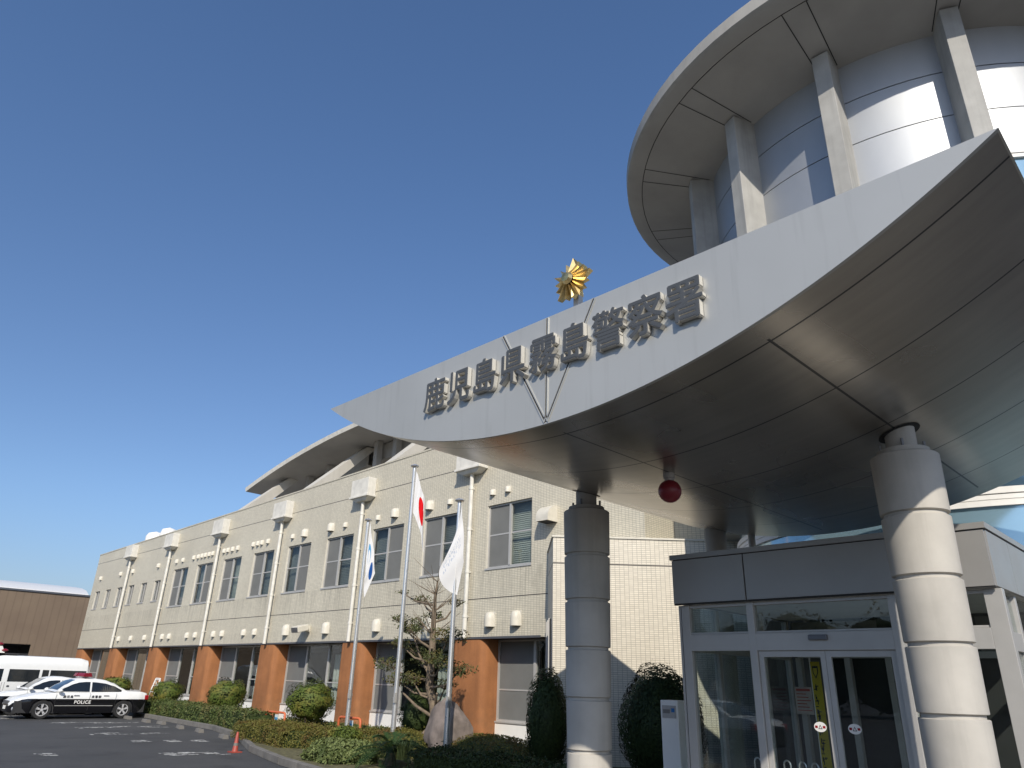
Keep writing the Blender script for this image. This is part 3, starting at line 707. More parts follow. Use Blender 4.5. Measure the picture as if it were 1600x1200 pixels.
def canopy_column(x, y):
    prof = [(.335, 0)]; zs = [.64, 1.34, 2.04, 2.74, 3.44]; z1 = 4.16
    rad = lambda z: .318 + .055 * z / 4.2
    for z in zs: prof += [(rad(z), z - .03), (rad(z) - .012, z - .022), (rad(z) - .035, z - .02), (rad(z) - .035, z + .02), (rad(z) - .012, z + .022), (rad(z), z + .03)]
    prof += [(rad(z1), z1 - .015), (rad(z1) - .02, z1), (.30, z1), (.29, z1 + .07), (.02, z1 + .07)]
    mb = MB(); mb.lathe(prof, (x, y, 0), 48); c = mb.build('column', M['column'], can, smooth=True)
    top = zc(x + (.17 if x < CX else -.17)) + .25
    mb = MB(); mb.lathe([(.17, z1 + .07), (.17, top)], (x, y, 0), 32); mb.build('column_neck', M['column'], c, smooth=True)
    mb = MB()
    zz = zc(x)
    for i in range(24):
        a, b = 2 * math.pi * i / 24, 2 * math.pi * (i + 1) / 24
        P = [(x + r * math.cos(t), y + r * math.sin(t)) for r, t in ((.172, a), (.235, a), (.235, b), (.172, b))]
        mb.add([(px, py, zc(px) - .006) for px, py in P], [(0, 1, 2, 3)])
    mb.build('collar', M['joint'], c)
    for i in range(4):
        a = 2 * math.pi * (i + .2) / 4; mb = MB(); mb.tube([(x + .235 * math.cos(a), y + .235 * math.sin(a), z1 + .06), (x + .235 * math.cos(a), y + .235 * math.sin(a), z1 + .17)], .017, 8); mb.build('bolt', M['steel_grey'], c)
canopy_column(-2.51, 9.12); canopy_column(-7.40, 9.12)
mb = MB(); mb.lathe([(.2, 0), (.2, zc(-7.1) + .1)], (-7.1, 12.72, 0), 28); mb.build('rear_column', M['column'], can, smooth=True)
mb = MB(); mb.tube([(-6.39, 12.8, 0), (-6.39, 12.8, zc(-6.39) + .05)], .065, 14); mb.build('drain_pipe', M['alu'], can, smooth=True)

# name on the fascia
sign = thing('name_sign', 'raised grey metal characters naming the station along the canopy fascia', 'sign', (-4.94, 5.3, 4.7))
chars = '鹿児島県霧島警察署'; sz = .43; xs = [-6.99, -6.525, -6.06, -5.585, -5.11, -4.66, -4.20, -3.745, -3.30]
for ch, x in zip(chars, xs):
    mb = text_mesh(ch, sz, .030, lambda u, v, w: (x + u * 1.0, Y0 - .03 - .038 - w, 4.755 + v * 1.08), fat=.0095)
    o = mb.build('character', [M['letter_face'], M['letter_side']], sign)

# emblem
emb = thing('police_emblem', 'gold faceted star emblem on a short white post above the canopy', 'emblem', (-4.68, 5.62, 5.39))
mb = MB(); mb.box(-4.66, -4.58, 5.55, 5.63, 5.392, 5.74); mb.build('post', M['alu'], emb, bevel=.006)
mb = MB(); c = Vector((-4.62, 5.50, 5.83)); EN = 30; rm = .262
rr = []
for i in range(EN):
    rr.append({0: (1.08, .050), 1: (.70, .015), 2: (.90, .055), 3: (.58, .0), 4: (.90, .055), 5: (.70, .015)}[i % 6])
def ep(r, a, d): return (c.x + r * math.sin(a), c.y - d, c.z + r * math.cos(a))
inn = []; outp = []; back = []
for i in range(EN):
    a = 2 * math.pi * i / EN + R(8)
    r, d = rr[i]
    inn.append(ep(.07, a, .085 + (.016 if i % 2 == 0 else -.025))); outp.append(ep(rm * r, a, d * .9)); back.append(ep(rm * r * .97, a, -.035))
mb.add(inn + outp + back, [(i, (i + 1) % EN, EN + (i + 1) % EN, EN + i) for i in range(EN)] + [(EN + i, EN + (i + 1) % EN, 2 * EN + (i + 1) % EN, 2 * EN + i) for i in range(EN)])
mb.add(back, [tuple(range(EN))])
mb.build('star_plate', M['gold'], emb)
mb = MB()
ring = [ep(.078, 2 * math.pi * i / 10 + R(8), .10) for i in range(10)] + [ep(.055, 2 * math.pi * i / 10 + R(8), .145) for i in range(10)] + [ep(0, 0, .155)]
mb.add(ring, [(i, (i + 1) % 10, 10 + (i + 1) % 10, 10 + i) for i in range(10)] + [(10 + i, 10 + (i + 1) % 10, 20) for i in range(10)]); mb.build('centre_boss', M['gold'], emb)

# red lamp under the canopy
lamp = thing('red_lamp', 'dark red globe lamp hanging under the middle of the canopy', 'lamp', (-4.98, 7.85, 4.11))
mb = MB(); mb.lathe([(.075, .03), (.075, -.06), (.06, -.07), (.06, -.1)], (-4.98, 7.85, 4.11), 20); mb.build('lamp_base', M['alu'], lamp, smooth=True)
mb = MB(); mb.sphere((-4.98, 7.85, 3.88), .15, 24); mb.build('lamp_globe', M['red_glass'], lamp, smooth=True)

# ================================================================== VESTIBULE
ves = thing('entrance_vestibule', 'glass entrance vestibule with grey metal fascia and sliding doors', 'entrance', (-4.35, 10.3, 0))
VX0, VX1, VY, VYb = -6.59, -2.10, 10.3, 14.3; FZ0, FZ1 = 2.77, 3.53
M['ves_panel'] = simple('grey_metal_panel', (0.37, 0.36, 0.345), 0.42, 0.35, var=0.05, scale=1.2)
mb = MB()
seams = [VX0, -5.325, -2.62, VX1]
for a, b in zip(seams[:-1], seams[1:]): mb.box(a + .011, b - .011, VY, VY + .05, FZ0, FZ1 - .09)
for a, b in ((VY + .05, 11.4), (11.4, 13.0), (13.0, VYb)):
    mb.box(VX1 - .05, VX1, a + .006, b - .006, FZ0, FZ1 - .09); mb.box(VX0, VX0 + .05, a + .006, b - .006, FZ0, FZ1 - .09)
mb.box(VX0 - .02, VX1 + .02, VY - .02, VYb, FZ1 - .075, FZ1)
mb.box(VX0 + .02, VX1 - .02, VY + .02, VYb, FZ1 - .092, FZ1 - .076, 1)
mb.box(VX0 + .05, VX1 - .05, VY + .05, VYb, FZ0 + .02, FZ0 + .06, 2)
mb.box(VX0 + .01, VX1 - .01, VY + .01, VY + .049, FZ0 - .025, FZ0 - .001, 1)
mb.build('fascia_panel', [M['ves_panel'], M['joint'], M['white_paint']], ves)
mb = MB(); fy0, fy1 = VY + .08, VY + .20
for x, w in ((-6.43, .07), (-5.33, .055), (-3.32, .06), (-2.17, .10)): mb.box(x - w, x + w, fy0, fy1, 0, FZ0 - .026)
mb.box(-6.62 + .05, -6.53, fy0 + .03, fy1 + .03, 0, FZ0 - .026)
for a, b in ((-6.36, -5.385), (-5.275, -3.38), (-3.26, -2.27)):
    mb.box(a, b, fy0, fy1, 2.06, 2.30); mb.box(a, b, fy0 + .02, fy1 - .02, FZ0 - .075, FZ0 - .027)
    mb.box(a, b, fy0 + .02, fy1 - .02, 2.302, 2.33)
for a, b in ((-6.36, -5.385), (-3.26, -2.27)): mb.box(a, b, fy0 + .01, fy1 - .01, 0, .12)
for X in (VX0 + .1, VX1 - .1):
    for y in (11.4, 12.7, 14.0): mb.box(X - .05, X + .05, y - .05, y + .05, 0, FZ0 - .026)
    for a, b in ((fy1, 11.35), (11.45, 12.65), (12.75, 13.95)): mb.box(X - .045, X + .045, a, b, 2.06, 2.28); mb.box(X - .045, X + .045, a, b, 0, .12)
mb.build('frame', M['alu'], ves, bevel=.004)
mb = MB(); gy = VY + .14
for a, b in ((-6.36, -5.385), (-5.275, -3.38), (-3.26, -2.27)): mb.box(a, b, gy, gy + .008, 2.33, FZ0 - .075)
for a, b in ((-6.36, -5.385), (-3.26, -2.27)): mb.box(a, b, gy, gy + .008, .12, 2.06)
mb.build('glazing', M['door_glass'], ves)
for X in (VX0 + .1, VX1 - .1):
    mb = MB()
    for a, b in ((fy1, 11.35), (11.45, 12.65), (12.75, 13.95)): mb.box(X - .004, X + .004, a, b, .12, 2.06); mb.box(X - .004, X + .004, a, b, 2.28, FZ0 - .03)
    mb.build('side_glazing', M['door_glass'], ves)
mb = MB(); mb.box(-4.48, -4.22, fy0 - .05, fy0, 2.19, 2.26); mb.build('door_sensor', M['alu_dark'], ves, bevel=.01)
def door(x0, x1, sx):
    mb = MB(); y0, y1 = fy0 + .035, fy1 - .035
    mb.box(x0, x0 + .07, y0, y1, .01, 2.055); mb.box(x1 - .07, x1, y0, y1, .01, 2.055); mb.box(x0 + .07, x1 - .07, y0, y1, 1.975, 2.055); mb.box(x0 + .07, x1 - .07, y0, y1, .01, .12)
    d = mb.build('sliding_door', M['alu'], ves, bevel=.003)
    mb = MB(); mb.box(x0 + .07, x1 - .07, gy - .004, gy + .004, .12, 1.975); mb.build('pane', M['door_glass'], d)
    mb = MB(); yk = gy - .012; n = 24
    mb.add([(sx + .085 * math.cos(2 * math.pi * i / n), yk, 1.10 + .062 * math.sin(2 * math.pi * i / n)) for i in range(n)], [tuple(range(n))], 0)
    for s in (-1, 1): mb.quad((sx + s * .052 - .018, yk - .002, 1.085), (sx + s * .052 + .018, yk - .002, 1.085), (sx + s * .052 + .018, yk - .002, 1.115), (sx + s * .052 - .018, yk - .002, 1.115), 1)
    mb.add([(sx - .028, yk - .002, 1.075), (sx + .028, yk - .002, 1.075), (sx, yk - .002, 1.13)], [(0, 1, 2)], 2); mb.add([(sx - .015, yk - .003, 1.083), (sx + .015, yk - .003, 1.083), (sx, yk - .003, 1.115)], [(0, 1, 2)], 0)
    mb.build('warning_sticker', [M['white_paint'], M['tail_red'], M['ink']], d)
    return d
door(-5.27, -4.305, -4.50); door(-4.30, -3.385, -4.05)
mb = MB()                                      # inner doorway of the tower behind the vestibule
mb.box(-6.4, -2.3, 14.05, 14.15, 2.1, 2.74, 1)
for x in (-6.3, -5.4, -4.7, -3.75, -2.9): mb.box(x - .05, x + .05, 13.98, 14.10, 0, 2.1)
mb.box(-6.3, -2.4, 13.98, 14.1, 2.1, 2.2); mb.box(-6.4, -2.3, 14.3, 14.34, 0, 2.7, 1); mb.box(-6.45, -2.25, 10.5, 14.3, .001, .012, 3)
mb.build('inner_doorway', [M['alu'], M['interior'], M['dark'], M['interior_floor']], ves)

ban = thing('banner', 'narrow yellow vertical banner with a shield standing inside the doors', 'banner', (-4.35, 11.0, 0))
mb = MB(); mb.box(-4.74, -4.61, 10.9, 10.915, .35, 1.93); mb.build('cloth', M['yellow'], ban)
mb = MB(); mb.tube([(-4.75, 10.92, .02), (-4.75, 10.92, 2.0)], .012, 8); mb.box(-5.03, -4.68, 10.75, 11.05, .013, .03); mb.build('banner_pole', M['white_paint'], ban)
mb = MB(); yk = 10.895
sh = [(-.07, .08), (.07, .08), (.065, -.01), (0, -.09), (-.065, -.01)]
mb.add([(-4.675 + a * .6, yk, 1.79 + b) for a, b in sh], [tuple(range(5))]); mb.add([(-4.675 + a * .4, yk - .002, 1.79 + b * .68) for a, b in sh], [tuple(range(5))], 1)
g = random.Random(5)
for k in range(9):
    zc_ = 1.56 - k * .13
    for q in range(5):
        a = -4.70 + g.uniform(-.025, .01); b = zc_ + g.uniform(-.045, .045)
        if q % 2: mb.quad((a, yk, b), (a + .04, yk, b), (a + .04, yk, b + .012), (a, yk, b + .012))
        else: mb.quad((a, yk - .001, b - .03), (a + .013, yk - .001, b - .03), (a + .013, yk - .001, b + .03), (a, yk - .001, b + .03))
mb.build('printed_marks', [M['ink'], M['yellow']], ban)
mb = MB(); mb.box(-6.42, -6.10, 13.95, 13.96, 1.14, 1.60)
M['poster'] = simple('notice_paper', (0.62, 0.55, 0.50), 0.6, var=0.15, scale=8)
no = thing('notice_sheet', 'white notice sheet with faint red print on the inner doorway', 'notice', (-6.26, 13.95, 1.14)); mb.build('paper', M['poster'], no)
mb = MB()
for k in range(6): mb.box(-6.39, -6.13 - .04 * (k % 3), 13.944, 13.949, 1.2 + k * .055, 1.215 + k * .055)
mb.box(-6.39, -6.13, 13.944, 13.949, 1.53, 1.57); mb.build('print', simple('faded_red_print', (0.5, 0.12, 0.10), 0.6), no)
um = thing('umbrella_stand', 'low umbrella stand of bent chrome hoops inside the entrance', 'umbrella stand', (-5.4, 11.2, 0))
mb = MB(); mb.box(-5.95, -4.9, 11.05, 11.35, .02, .08); mb.build('tray', M['alu_dark'], um)
for x in (-5.85, -5.62, -5.39, -5.16, -4.98):
    mb = MB(); mb.tube([(x - .05, 11.2, .08), (x - .05, 11.2, .53)] + [(x - .05 * math.cos(a), 11.2, .53 + .06 * math.sin(a)) for a in [math.pi * i / 8 for i in range(1, 8)]] + [(x + .05, 11.2, .53), (x + .05, 11.2, .08)], .012, 8); mb.build('hoop', M['chrome'], um, smooth=True)

pil = thing('sign_pillar', 'waist high white pillar with a small grey label beside the vestibule', 'pillar', (-7.3, 11.2, 0))
mb = MB(); mb.box(-7.47, -7.13, 11.1, 11.35, 0, 1.33); mb.build('pillar_body', M['white_paint'], pil, bevel=.015)
mb = MB(); mb.box(-7.43, -7.17, 11.088, 11.1, 1.06, 1.25); mb.box(-7.25, -7.19, 11.083, 11.087, 1.15, 1.21, 1); mb.box(-7.41, -7.28, 11.083, 11.087, 1.13, 1.19, 2)
mb.build('label_plate', [simple('grey_label', (.42, .40, .38), .5), simple('blue_mark', (.02, .16, .42), .5), simple('label_print', (.2, .19, .18), .5)], pil)

# the entrance group stands at its real size on its own bases (drawn above at 1 : 0.893)
KN = 0.893
for o in [can, sign, emb, lamp, ves, ban, no, um, pil, tow]:
    o.scale = (KN, KN, KN); o.location = (o.location.x * KN, o.location.y * KN, 1.55 + (o.location.z - 1.55) * KN)

# ================================================================== FLAGPOLES AND FLAGS
def flagpole(x, y, h, label):
    t = thing('flagpole', label, 'flagpole', (x, y, -.13), 'flagpoles in the planting bed')
    mb = MB(); mb.tube([(x, y, -.13), (x, y, h - .08)], [.062, .042], 18); mb.tube([(x, y, 1.05), (x, y, 1.13)], .066, 18); mb.build('pole', M['chrome'], t, smooth=True)
    mb = MB(); mb.lathe([(.01, .05), (.05, .045), (.10, .02), (.115, 0), (.10, -.02), (.05, -.03), (.04, -.07)], (x, y, h - .03), 20); mb.build('finial_cap', M['chrome'], t, smooth=True)
    mb = MB(); mb.box(x - .09, x + .09, y - .09, y + .09, -.13, .10); mb.build('base_sleeve', M['alu'], t, bevel=.01)
    mb = MB(); mb.tube([(x + .055, y - .05, h - .15), (x + .075, y - .06, 1.1)], .006, 5); mb.build('halyard', M['white_paint'], t)
    mb = MB(); mb.box(x + .03, x + .085, y - .09, y - .03, 1.0, 1.22); mb.build('cleat', M['alu'], t)
flagpole(-17.93, 11.9, 5.86, 'left steel flagpole, its flag marked in blue'); flagpole(-15.08, 11.3, 6.86, 'tallest steel flagpole, flying the red disc flag'); flagpole(-12.45, 10.7, 5.42, 'right steel flagpole in front of the rock, plain white flag')

def cloth_mat(name, build):
    t = NT(name); uv = t.coord('UV'); x = t.xyz(uv); c = build(t, x, uv)
    m = t.out(c, 0.8, 0.0, 0.1)
    tl = t.node('ShaderNodeBsdfTranslucent'); t.setin(tl.inputs[0], c); mx = t.node('ShaderNodeMixShader'); mx.inputs[0].default_value = .25
    t.l.new(t.b.outputs[0], mx.inputs[1]); t.l.new(tl.outputs[0], mx.inputs[2]); t.l.new(mx.outputs[0], t.n['Material Output'].inputs[0])
    return m
def disc_uv(t, x, cx, cy, r, asp=1.5):
    dx = t.math('MULTIPLY', t.math('SUBTRACT', x[0], cx), asp); dy = t.math('SUBTRACT', x[1], cy)
    return t.math('LESS_THAN', t.math('SQRT', t.math('ADD', t.math('MULTIPLY', dx, dx), t.math('MULTIPLY', dy, dy))), r)
WH = (.80, .80, .80)
M['flag_sun'] = cloth_mat('white_cloth_red_disc', lambda t, x, uv: t.mix(disc_uv(t, x, .5, .5, .30), WH, (.72, .015, .02)))
def blue_flag(t, x, uv):
    c = t.mix(disc_uv(t, x, .80, .66, .20), WH, (.02, .10, .36))
    k = t.math('MULTIPLY', disc_uv(t, x, .35, .55, .24), t.math('SUBTRACT', 1.0, disc_uv(t, x, .38, .50, .17)))
    return t.mix(k, c, (.10, .35, .62))
M['flag_blue'] = cloth_mat('white_cloth_blue_mark', blue_flag)
def script_flag(t, x, uv):
    n = t.math('GREATER_THAN', t.noise(t.scale(uv, (9, 14, 1)), 2.0, 1), .56)
    k = t.math('MULTIPLY', n, t.math('LESS_THAN', t.math('ABSOLUTE', t.math('SUBTRACT', x[0], .55)), .12)); k = t.math('MULTIPLY', k, t.math('LESS_THAN', t.math('ABSOLUTE', t.math('SUBTRACT', x[1], .5)), .36))
    return t.mix(k, WH, (.52, .57, .66))
M['flag_script'] = cloth_mat('white_cloth_pale_script', script_flag)
def flag(px, py, zt_, h, out, drop, amp, kf, mat, label, seed):
    nu, nv = 36, 30; mb = MB(); uv = []; V = []
    for j in range(nv + 1):
        for i in range(nu + 1):
            u, v = i / nu, j / nv; o = out(u, v); f = amp * (u ** .7) * math.sin(kf * u + 1.6 * v + seed) + .35 * amp * math.sin(2.3 * kf * u + 3 * v)
            p = Vector((px, py, 0)) + R0 * (.06 + o) - F0 * (.05 + f * .5 + amp * .4)
            p += R0 * (.45 * amp * math.cos(kf * u + 1.6 * v + seed) * u)
            z = zt_ - (v * h * (1 - .06 * u) + drop(u) if h else drop(u, v)) + .02 * math.sin(9 * u + seed)
            V.append((p.x, p.y, z)); uv.append((u, 1 - v))
    k = nu + 1; mb.add(V, [(j * k + i, j * k + i + 1, (j + 1) * k + i + 1, (j + 1) * k + i) for j in range(nv) for i in range(nu)])
    o = mb.build('flag', mat, None, smooth=True, uv=uv); tag(o, label, 'flag', 'limp flags on the poles'); return o
flag(-15.08, 11.3, 6.66, 1.12, lambda u, v: .30 * (1 - (1 - u) ** 1.6) + .05 * v * u, lambda u: 1.08 * u ** 1.05, .075, 9, M['flag_sun'], 'limp white flag with a red disc on the tallest pole', .4)
flag(-17.93, 11.9, 5.74, 0, lambda u, v: (1 - v) * (.02 + .30 * u) + v * .05 * u, lambda u, v: (1 - v) * 1.42 * u + v * (.98 + 1.12 * u), .055, 8, M['flag_blue'], 'limp white flag with a blue mark on the left pole', 1.9)
flag(-12.45, 10.7, 5.28, 0, lambda u, v: (1 - v) * (.0 + .13 * u) + v * (-.06 - 1.50 * u + 1.55 * u * u), lambda u, v: (1 - v) * 1.28 * u + v * (.95 + 1.39 * u - .34 * u * u), .05, 7, M['flag_script'], 'limp white flag with pale script draped across the right pole', 3.0)

# ================================================================== PLANTING
def shrub(name, label, c, r, n, mat, size, seed, lump=.19, zmin=-1, trunk=True, cat='shrub', group=None, jit=.9, core=.80, asp=.5):
    zb = -.13
    t = thing(name, label, cat, (c[0], c[1], zb), group)
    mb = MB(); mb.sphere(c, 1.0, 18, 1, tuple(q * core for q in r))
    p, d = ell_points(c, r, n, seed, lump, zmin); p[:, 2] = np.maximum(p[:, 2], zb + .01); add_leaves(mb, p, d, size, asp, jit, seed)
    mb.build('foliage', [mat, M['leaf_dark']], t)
    if trunk:
        mb = MB(); g = random.Random(seed)
        for k in range(5):
            a = g.uniform(0, 6.28); mb.tube([(c[0] + .1 * math.cos(a), c[1] + .1 * math.sin(a), zb - .02), (c[0] + r[0] * .45 * math.cos(a), c[1] + r[1] * .45 * math.sin(a), c[2] - r[2] * .4)], [.035, .02], 6)
        mb.build('stem', M['bark'], t)
    return t
G1 = 'round clipped shrubs along the facade'
shrub('round_shrub', 'round shrub just right of the white stepladder', (-33.6, 13.2, .66), (.62, .62, .54), 4200, M['leaf_shrub'], .09, 11, group=G1)
shrub('round_shrub', 'round shrub in the third bay from the far end, left of an orange column', (-27.85, 13.1, .74), (.68, .68, .58), 5600, M['leaf_shrub'], .08, 12, group=G1)
shrub('round_shrub', 'broad yellowish round shrub just left of the left flagpole', (-21.9, 13.1, .76), (.74, .74, .62), 7500, M['leaf_shrub'], .075, 13, group=G1)
shrub('round_shrub', 'dark round shrub behind the pruned tree trunk', (-16.5, 13.1, .62), (.46, .46, .66), 4200, M['leaf_dark'], .08, 14, group=G1)
shrub('round_shrub', 'small far round shrub above the patrol car tail', (-40.9, 13.5, .72), (.80, .80, .50), 3600, M['leaf_shrub'], .10, 17, group=G1)
G2 = 'tall dark shrubs by the tiled block'  # canopy shade on both bushes is put into their dark leaf colour
shrub('tall_shrub', 'tall dark bush left of the front left canopy column', (-11.15, 12.35, .72), (.46, .46, 1.10), 8000, M['leaf_dark'], .07, 15, lump=.09, group=G2)
shrub('tall_shrub', 'wide dark bush between the canopy column and the vestibule', (-8.62, 12.80, .80), (.84, .74, 1.14), 16000, M['leaf_dark'], .065, 16, lump=.10, group=G2)

def hedge(name, label, path, w, h, n, mat, size, seed, z0=-.13, cat='hedge', group=None, wav=.05):
    g = np.random.default_rng(seed); mb = MB(); P = [Vector((*p, 0)) for p in path]; Ls = [(P[i + 1] - P[i]).length for i in range(len(P) - 1)]; tot = sum(Ls)
    for i in range(len(P) - 1):
        d = (P[i + 1] - P[i]).normalized(); q = Vector((-d.y, d.x, 0)); c = (P[i] + P[i + 1]) / 2
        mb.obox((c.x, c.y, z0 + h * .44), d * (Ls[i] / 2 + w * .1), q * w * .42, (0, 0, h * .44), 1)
        k = int(n * Ls[i] / tot)
        per = w + 2 * h; s = g.uniform(0, per, k); u = g.uniform(-w * .25, Ls[i] + w * .25, k)
        off = np.where(s < h, -w / 2, np.where(s < h + w, s - h - w / 2, w / 2)); zz = np.where(s < h, s, np.where(s < h + w, h, per - s))
        r = np.minimum(1, (np.abs(off) / (w / 2)) ** 4); zz = zz - np.where((s >= h) & (s < h + w), r * h * .22, 0)
        off = off * (1 - .16 * (zz / h) ** 3)
        wv = 1 + wav * np.sin(3.1 * u + seed) + wav * .8 * np.sin(7.3 * u + off * 5) + g.normal(0, .035, k)
        pts = np.array(P[i])[None, :] + np.outer(u, np.array(d)) + np.outer(off * wv, np.array(q)); pts[:, 2] = z0 + zz * wv * np.where(g.uniform(0, 1, k) < .05, g.uniform(1.05, 1.22, k), 1.0)
        nr = np.where(((s >= h) & (s < h + w))[:, None], np.array([[0, 0, 1.0]]), np.sign(off)[:, None] * np.array(q)[None, :] + np.array([[0, 0, .2]]))
        add_leaves(mb, pts, nr, size, .5, .8, seed + i)
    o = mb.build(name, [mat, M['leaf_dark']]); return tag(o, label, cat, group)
hedge('clipped_hedge', 'long low green hedge along the kerb behind the patrol cars', [(-46, 13.05), (-33.0, 12.95), (-26.2, 12.5), (-22.9, 11.95)], .9, .55, 26000, M['leaf_hedge'], .075, 21)
hedge('clipped_hedge', 'strip of hedge close against the white base wall', [(-24.6, 13.95), (-14.2, 13.9)], .6, .30, 9000, M['leaf_hedge'], .06, 22)
hedge('azalea_hedge', 'wide brownish azalea hedge at the rounded kerb corner', [(-20.9, 11.2), (-18.2, 10.9), (-15.4, 12.4)], 1.7, .42, 34000, M['leaf_azalea'], .05, 23, wav=.03)
shrub('azalea_mound', 'rounded brown azalea mound left of the tall rock', (-14.15, 10.75, .0), (.85, .8, .52), 8000, M['leaf_azalea'], .045, 24, .04, -.2, False, 'azalea', 'azalea mounds round the rock', core=.9)
shrub('azalea_mound', 'long green brown azalea mound right of the tall rock', (-12.2, 11.6, .0), (1.65, .9, .50), 15000, M['leaf_azalea'], .045, 25, .03, -.2, False, 'azalea', 'azalea mounds round the rock', core=.9)
hedge('shaded_hedge', 'dark shaded hedge along the bottom of the bed', [(-11.5, 9.6), (-10.2, 9.8), (-8.4, 9.9)], 1.0, .46, 12000, M['leaf_dark'], .055, 26)  # its shade is also put into the darker leaf colour
shrub('variegated_bush', 'pale variegated leafy bush at the front of the planting bed', (-14.75, 9.75, -.02), (.95, .75, .32), 5200, M['leaf_varieg'], .08, 27, .12, -.4, False, 'bush', core=.8)
shrub('variegated_bush', 'small bright green bush between the azaleas and pale bush', (-16.0, 10.6, .25), (.40, .36, .2), 1300, M['leaf_shrub'], .07, 28, .1, -.5, False, 'bush', core=.7)
# cycad
cyc = thing('cycad', 'dark green cycad with arching fronds between two flagpoles', 'cycad', (-13.55, 10.15, -.13))
mb = MB(); mb.tube([(-13.55, 10.15, -.15), (-13.55, 10.15, .10)], [.13, .10], 10); mb.build('trunk', M['bark'], cyc)
g = random.Random(9); mb = MB()
for k in range(34):
    a = 2 * math.pi * k / 34 * 2.4 + g.uniform(-.2, .2); el = g.uniform(.25, 1.25); L = g.uniform(.8, 1.15); d = Vector((math.cos(a), math.sin(a), 0)); side = Vector((-d.y, d.x, 0)); pts = []
    for i in range(15):
        s = i / 14; pts.append(Vector((-13.55, 10.15, .1)) + d * (L * s * math.cos(el) + .12 * s * s) + Vector((0, 0, L * (s * math.sin(el) - .62 * s * s))))
    mb.tube(pts, .007, 4)
    for i in range(1, 15):
        for q in (0, .5):
            p = pts[i - 1].lerp(pts[i], q); tdir = (pts[i] - pts[i - 1]).normalized(); ln = .17 * math.sin(math.pi * min(1, (i + q) / 15 * .9 + .1)) + .03
            for sg in (-1, 1):
                tip = p + side * sg * ln * .9 + tdir * ln * .5 + Vector((0, 0, .03)); mb.quad(p, p.lerp(tip, .5) + tdir * .011, tip, p.lerp(tip, .5) - tdir * .011)
mb.build('fronds', M['leaf_cycad'], cyc)
gr = thing('ornamental_grass', 'small tuft of pale yellow green blades below the cycad', 'grass plant', (-12.75, 9.75, -.13)); mb = MB()
for k in range(110):
    a = g.uniform(0, 6.28); L = g.uniform(.25, .48); d = Vector((math.cos(a), math.sin(a), 0)); q = Vector((-d.y, d.x, 0)) * .011; b = Vector((-12.75 + g.uniform(-.1, .1), 9.85 + g.uniform(-.1, .1), .05)); e = g.uniform(.15, .6)
    m1 = b + d * L * .5 * e + Vector((0, 0, L * .6)); m2 = b + d * L * 1.1 * e + Vector((0, 0, L * .75)); mb.quad(b - q, b + q, m1 + q, m1 - q); mb.add([m1 - q, m1 + q, m2], [(0, 1, 2)])
mb.build('blades', M['grass_pale'], gr)
# rock
mb = MB(); import bmesh
bm = bmesh.new(); bmesh.ops.create_icosphere(bm, subdivisions=4, radius=1.0); g2 = np.random.default_rng(2); dirs = g2.normal(0, 1, (26, 3)); dirs /= np.linalg.norm(dirs, axis=1, keepdims=True); hh = g2.uniform(.70, 1.0, 26)
rv = []
for v in bm.verts:
    d = np.array(v.co); k = 1.25
    for q, h in zip(dirs, hh):
        dt = d @ q
        if dt > .05: k = min(k, h / dt)
    k = min(k * 1.12, 1.0 / (abs(d[0]) ** 5 + abs(d[1]) ** 5 + abs(d[2]) ** 5) ** .2 * .98)
    k *= 1 + .02 * math.sin(9 * d[0] + 5 * d[2]) * math.sin(7 * d[1])
    rv.append((-13.08 + d[0] * k * .66, 11.25 + d[1] * k * .42, .28 + d[2] * k * .92 + .16 * d[0] * (d[2] > 0)))
mb.add(rv, [tuple(v.index for v in f.verts) for f in bm.faces]); bm.free()
tag(mb.build('standing_rock', M['rock'], smooth=True), 'tall brown grey garden rock standing at the foot of the tree', 'rock')
# pruned tree
tree = thing('pruned_tree', 'sparse cloud pruned tree with pale trunk between the flagpoles', 'tree', (-14.0, 11.6, -.13))
trunk = [(-13.95, 11.62, -.2), (-13.9, 11.62, .45), (-14.02, 11.6, 1.0), (-14.2, 11.58, 1.4), (-14.12, 11.55, 1.9), (-14.15, 11.55, 2.5), (-14.17, 11.56, 3.05), (-14.15, 11.55, 3.45), (-14.1, 11.55, 3.75)]
mb = MB(); mb.tube(trunk, [.125, .11, .10, .095, .09, .075, .055, .035, .02], 12)
mb.build('trunk', M['bark'], tree, smooth=True)
pads = [(-14.95, 11.5, 2.78, .40, 1.6), (-15.1, 11.9, 3.42, .22, 3.0), (-15.65, 11.6, 2.95, .20, 2.2), (-13.25, 11.3, 2.48, .36, 1.9), (-14.9, 11.2, 2.32, .26, 1.9), (-15.6, 11.4, 1.86, .34, 1.5),
        (-14.75, 11.9, 1.98, .36, 1.6), (-13.55, 11.2, 2.02, .32, 1.7), (-13.1, 11.0, 1.90, .30, 1.6), (-12.6, 11.1, 1.75, .30, 1.35), (-15.0, 11.3, 1.50, .32, 1.2), (-13.75, 11.9, 3.28, .18, 2.8), (-14.55, 11.9, 3.0, .22, 2.5), (-14.5, 11.3, 1.55, .28, 1.1),
        (-15.8, 11.8, 3.62, .14, 3.2), (-13.5, 11.5, 1.45, .24, 1.0), (-15.25, 11.9, 2.2, .22, 1.7), (-14.4, 11.1, 2.62, .22, 2.2)]
mb = MB(); lf = MB(); g = random.Random(4)
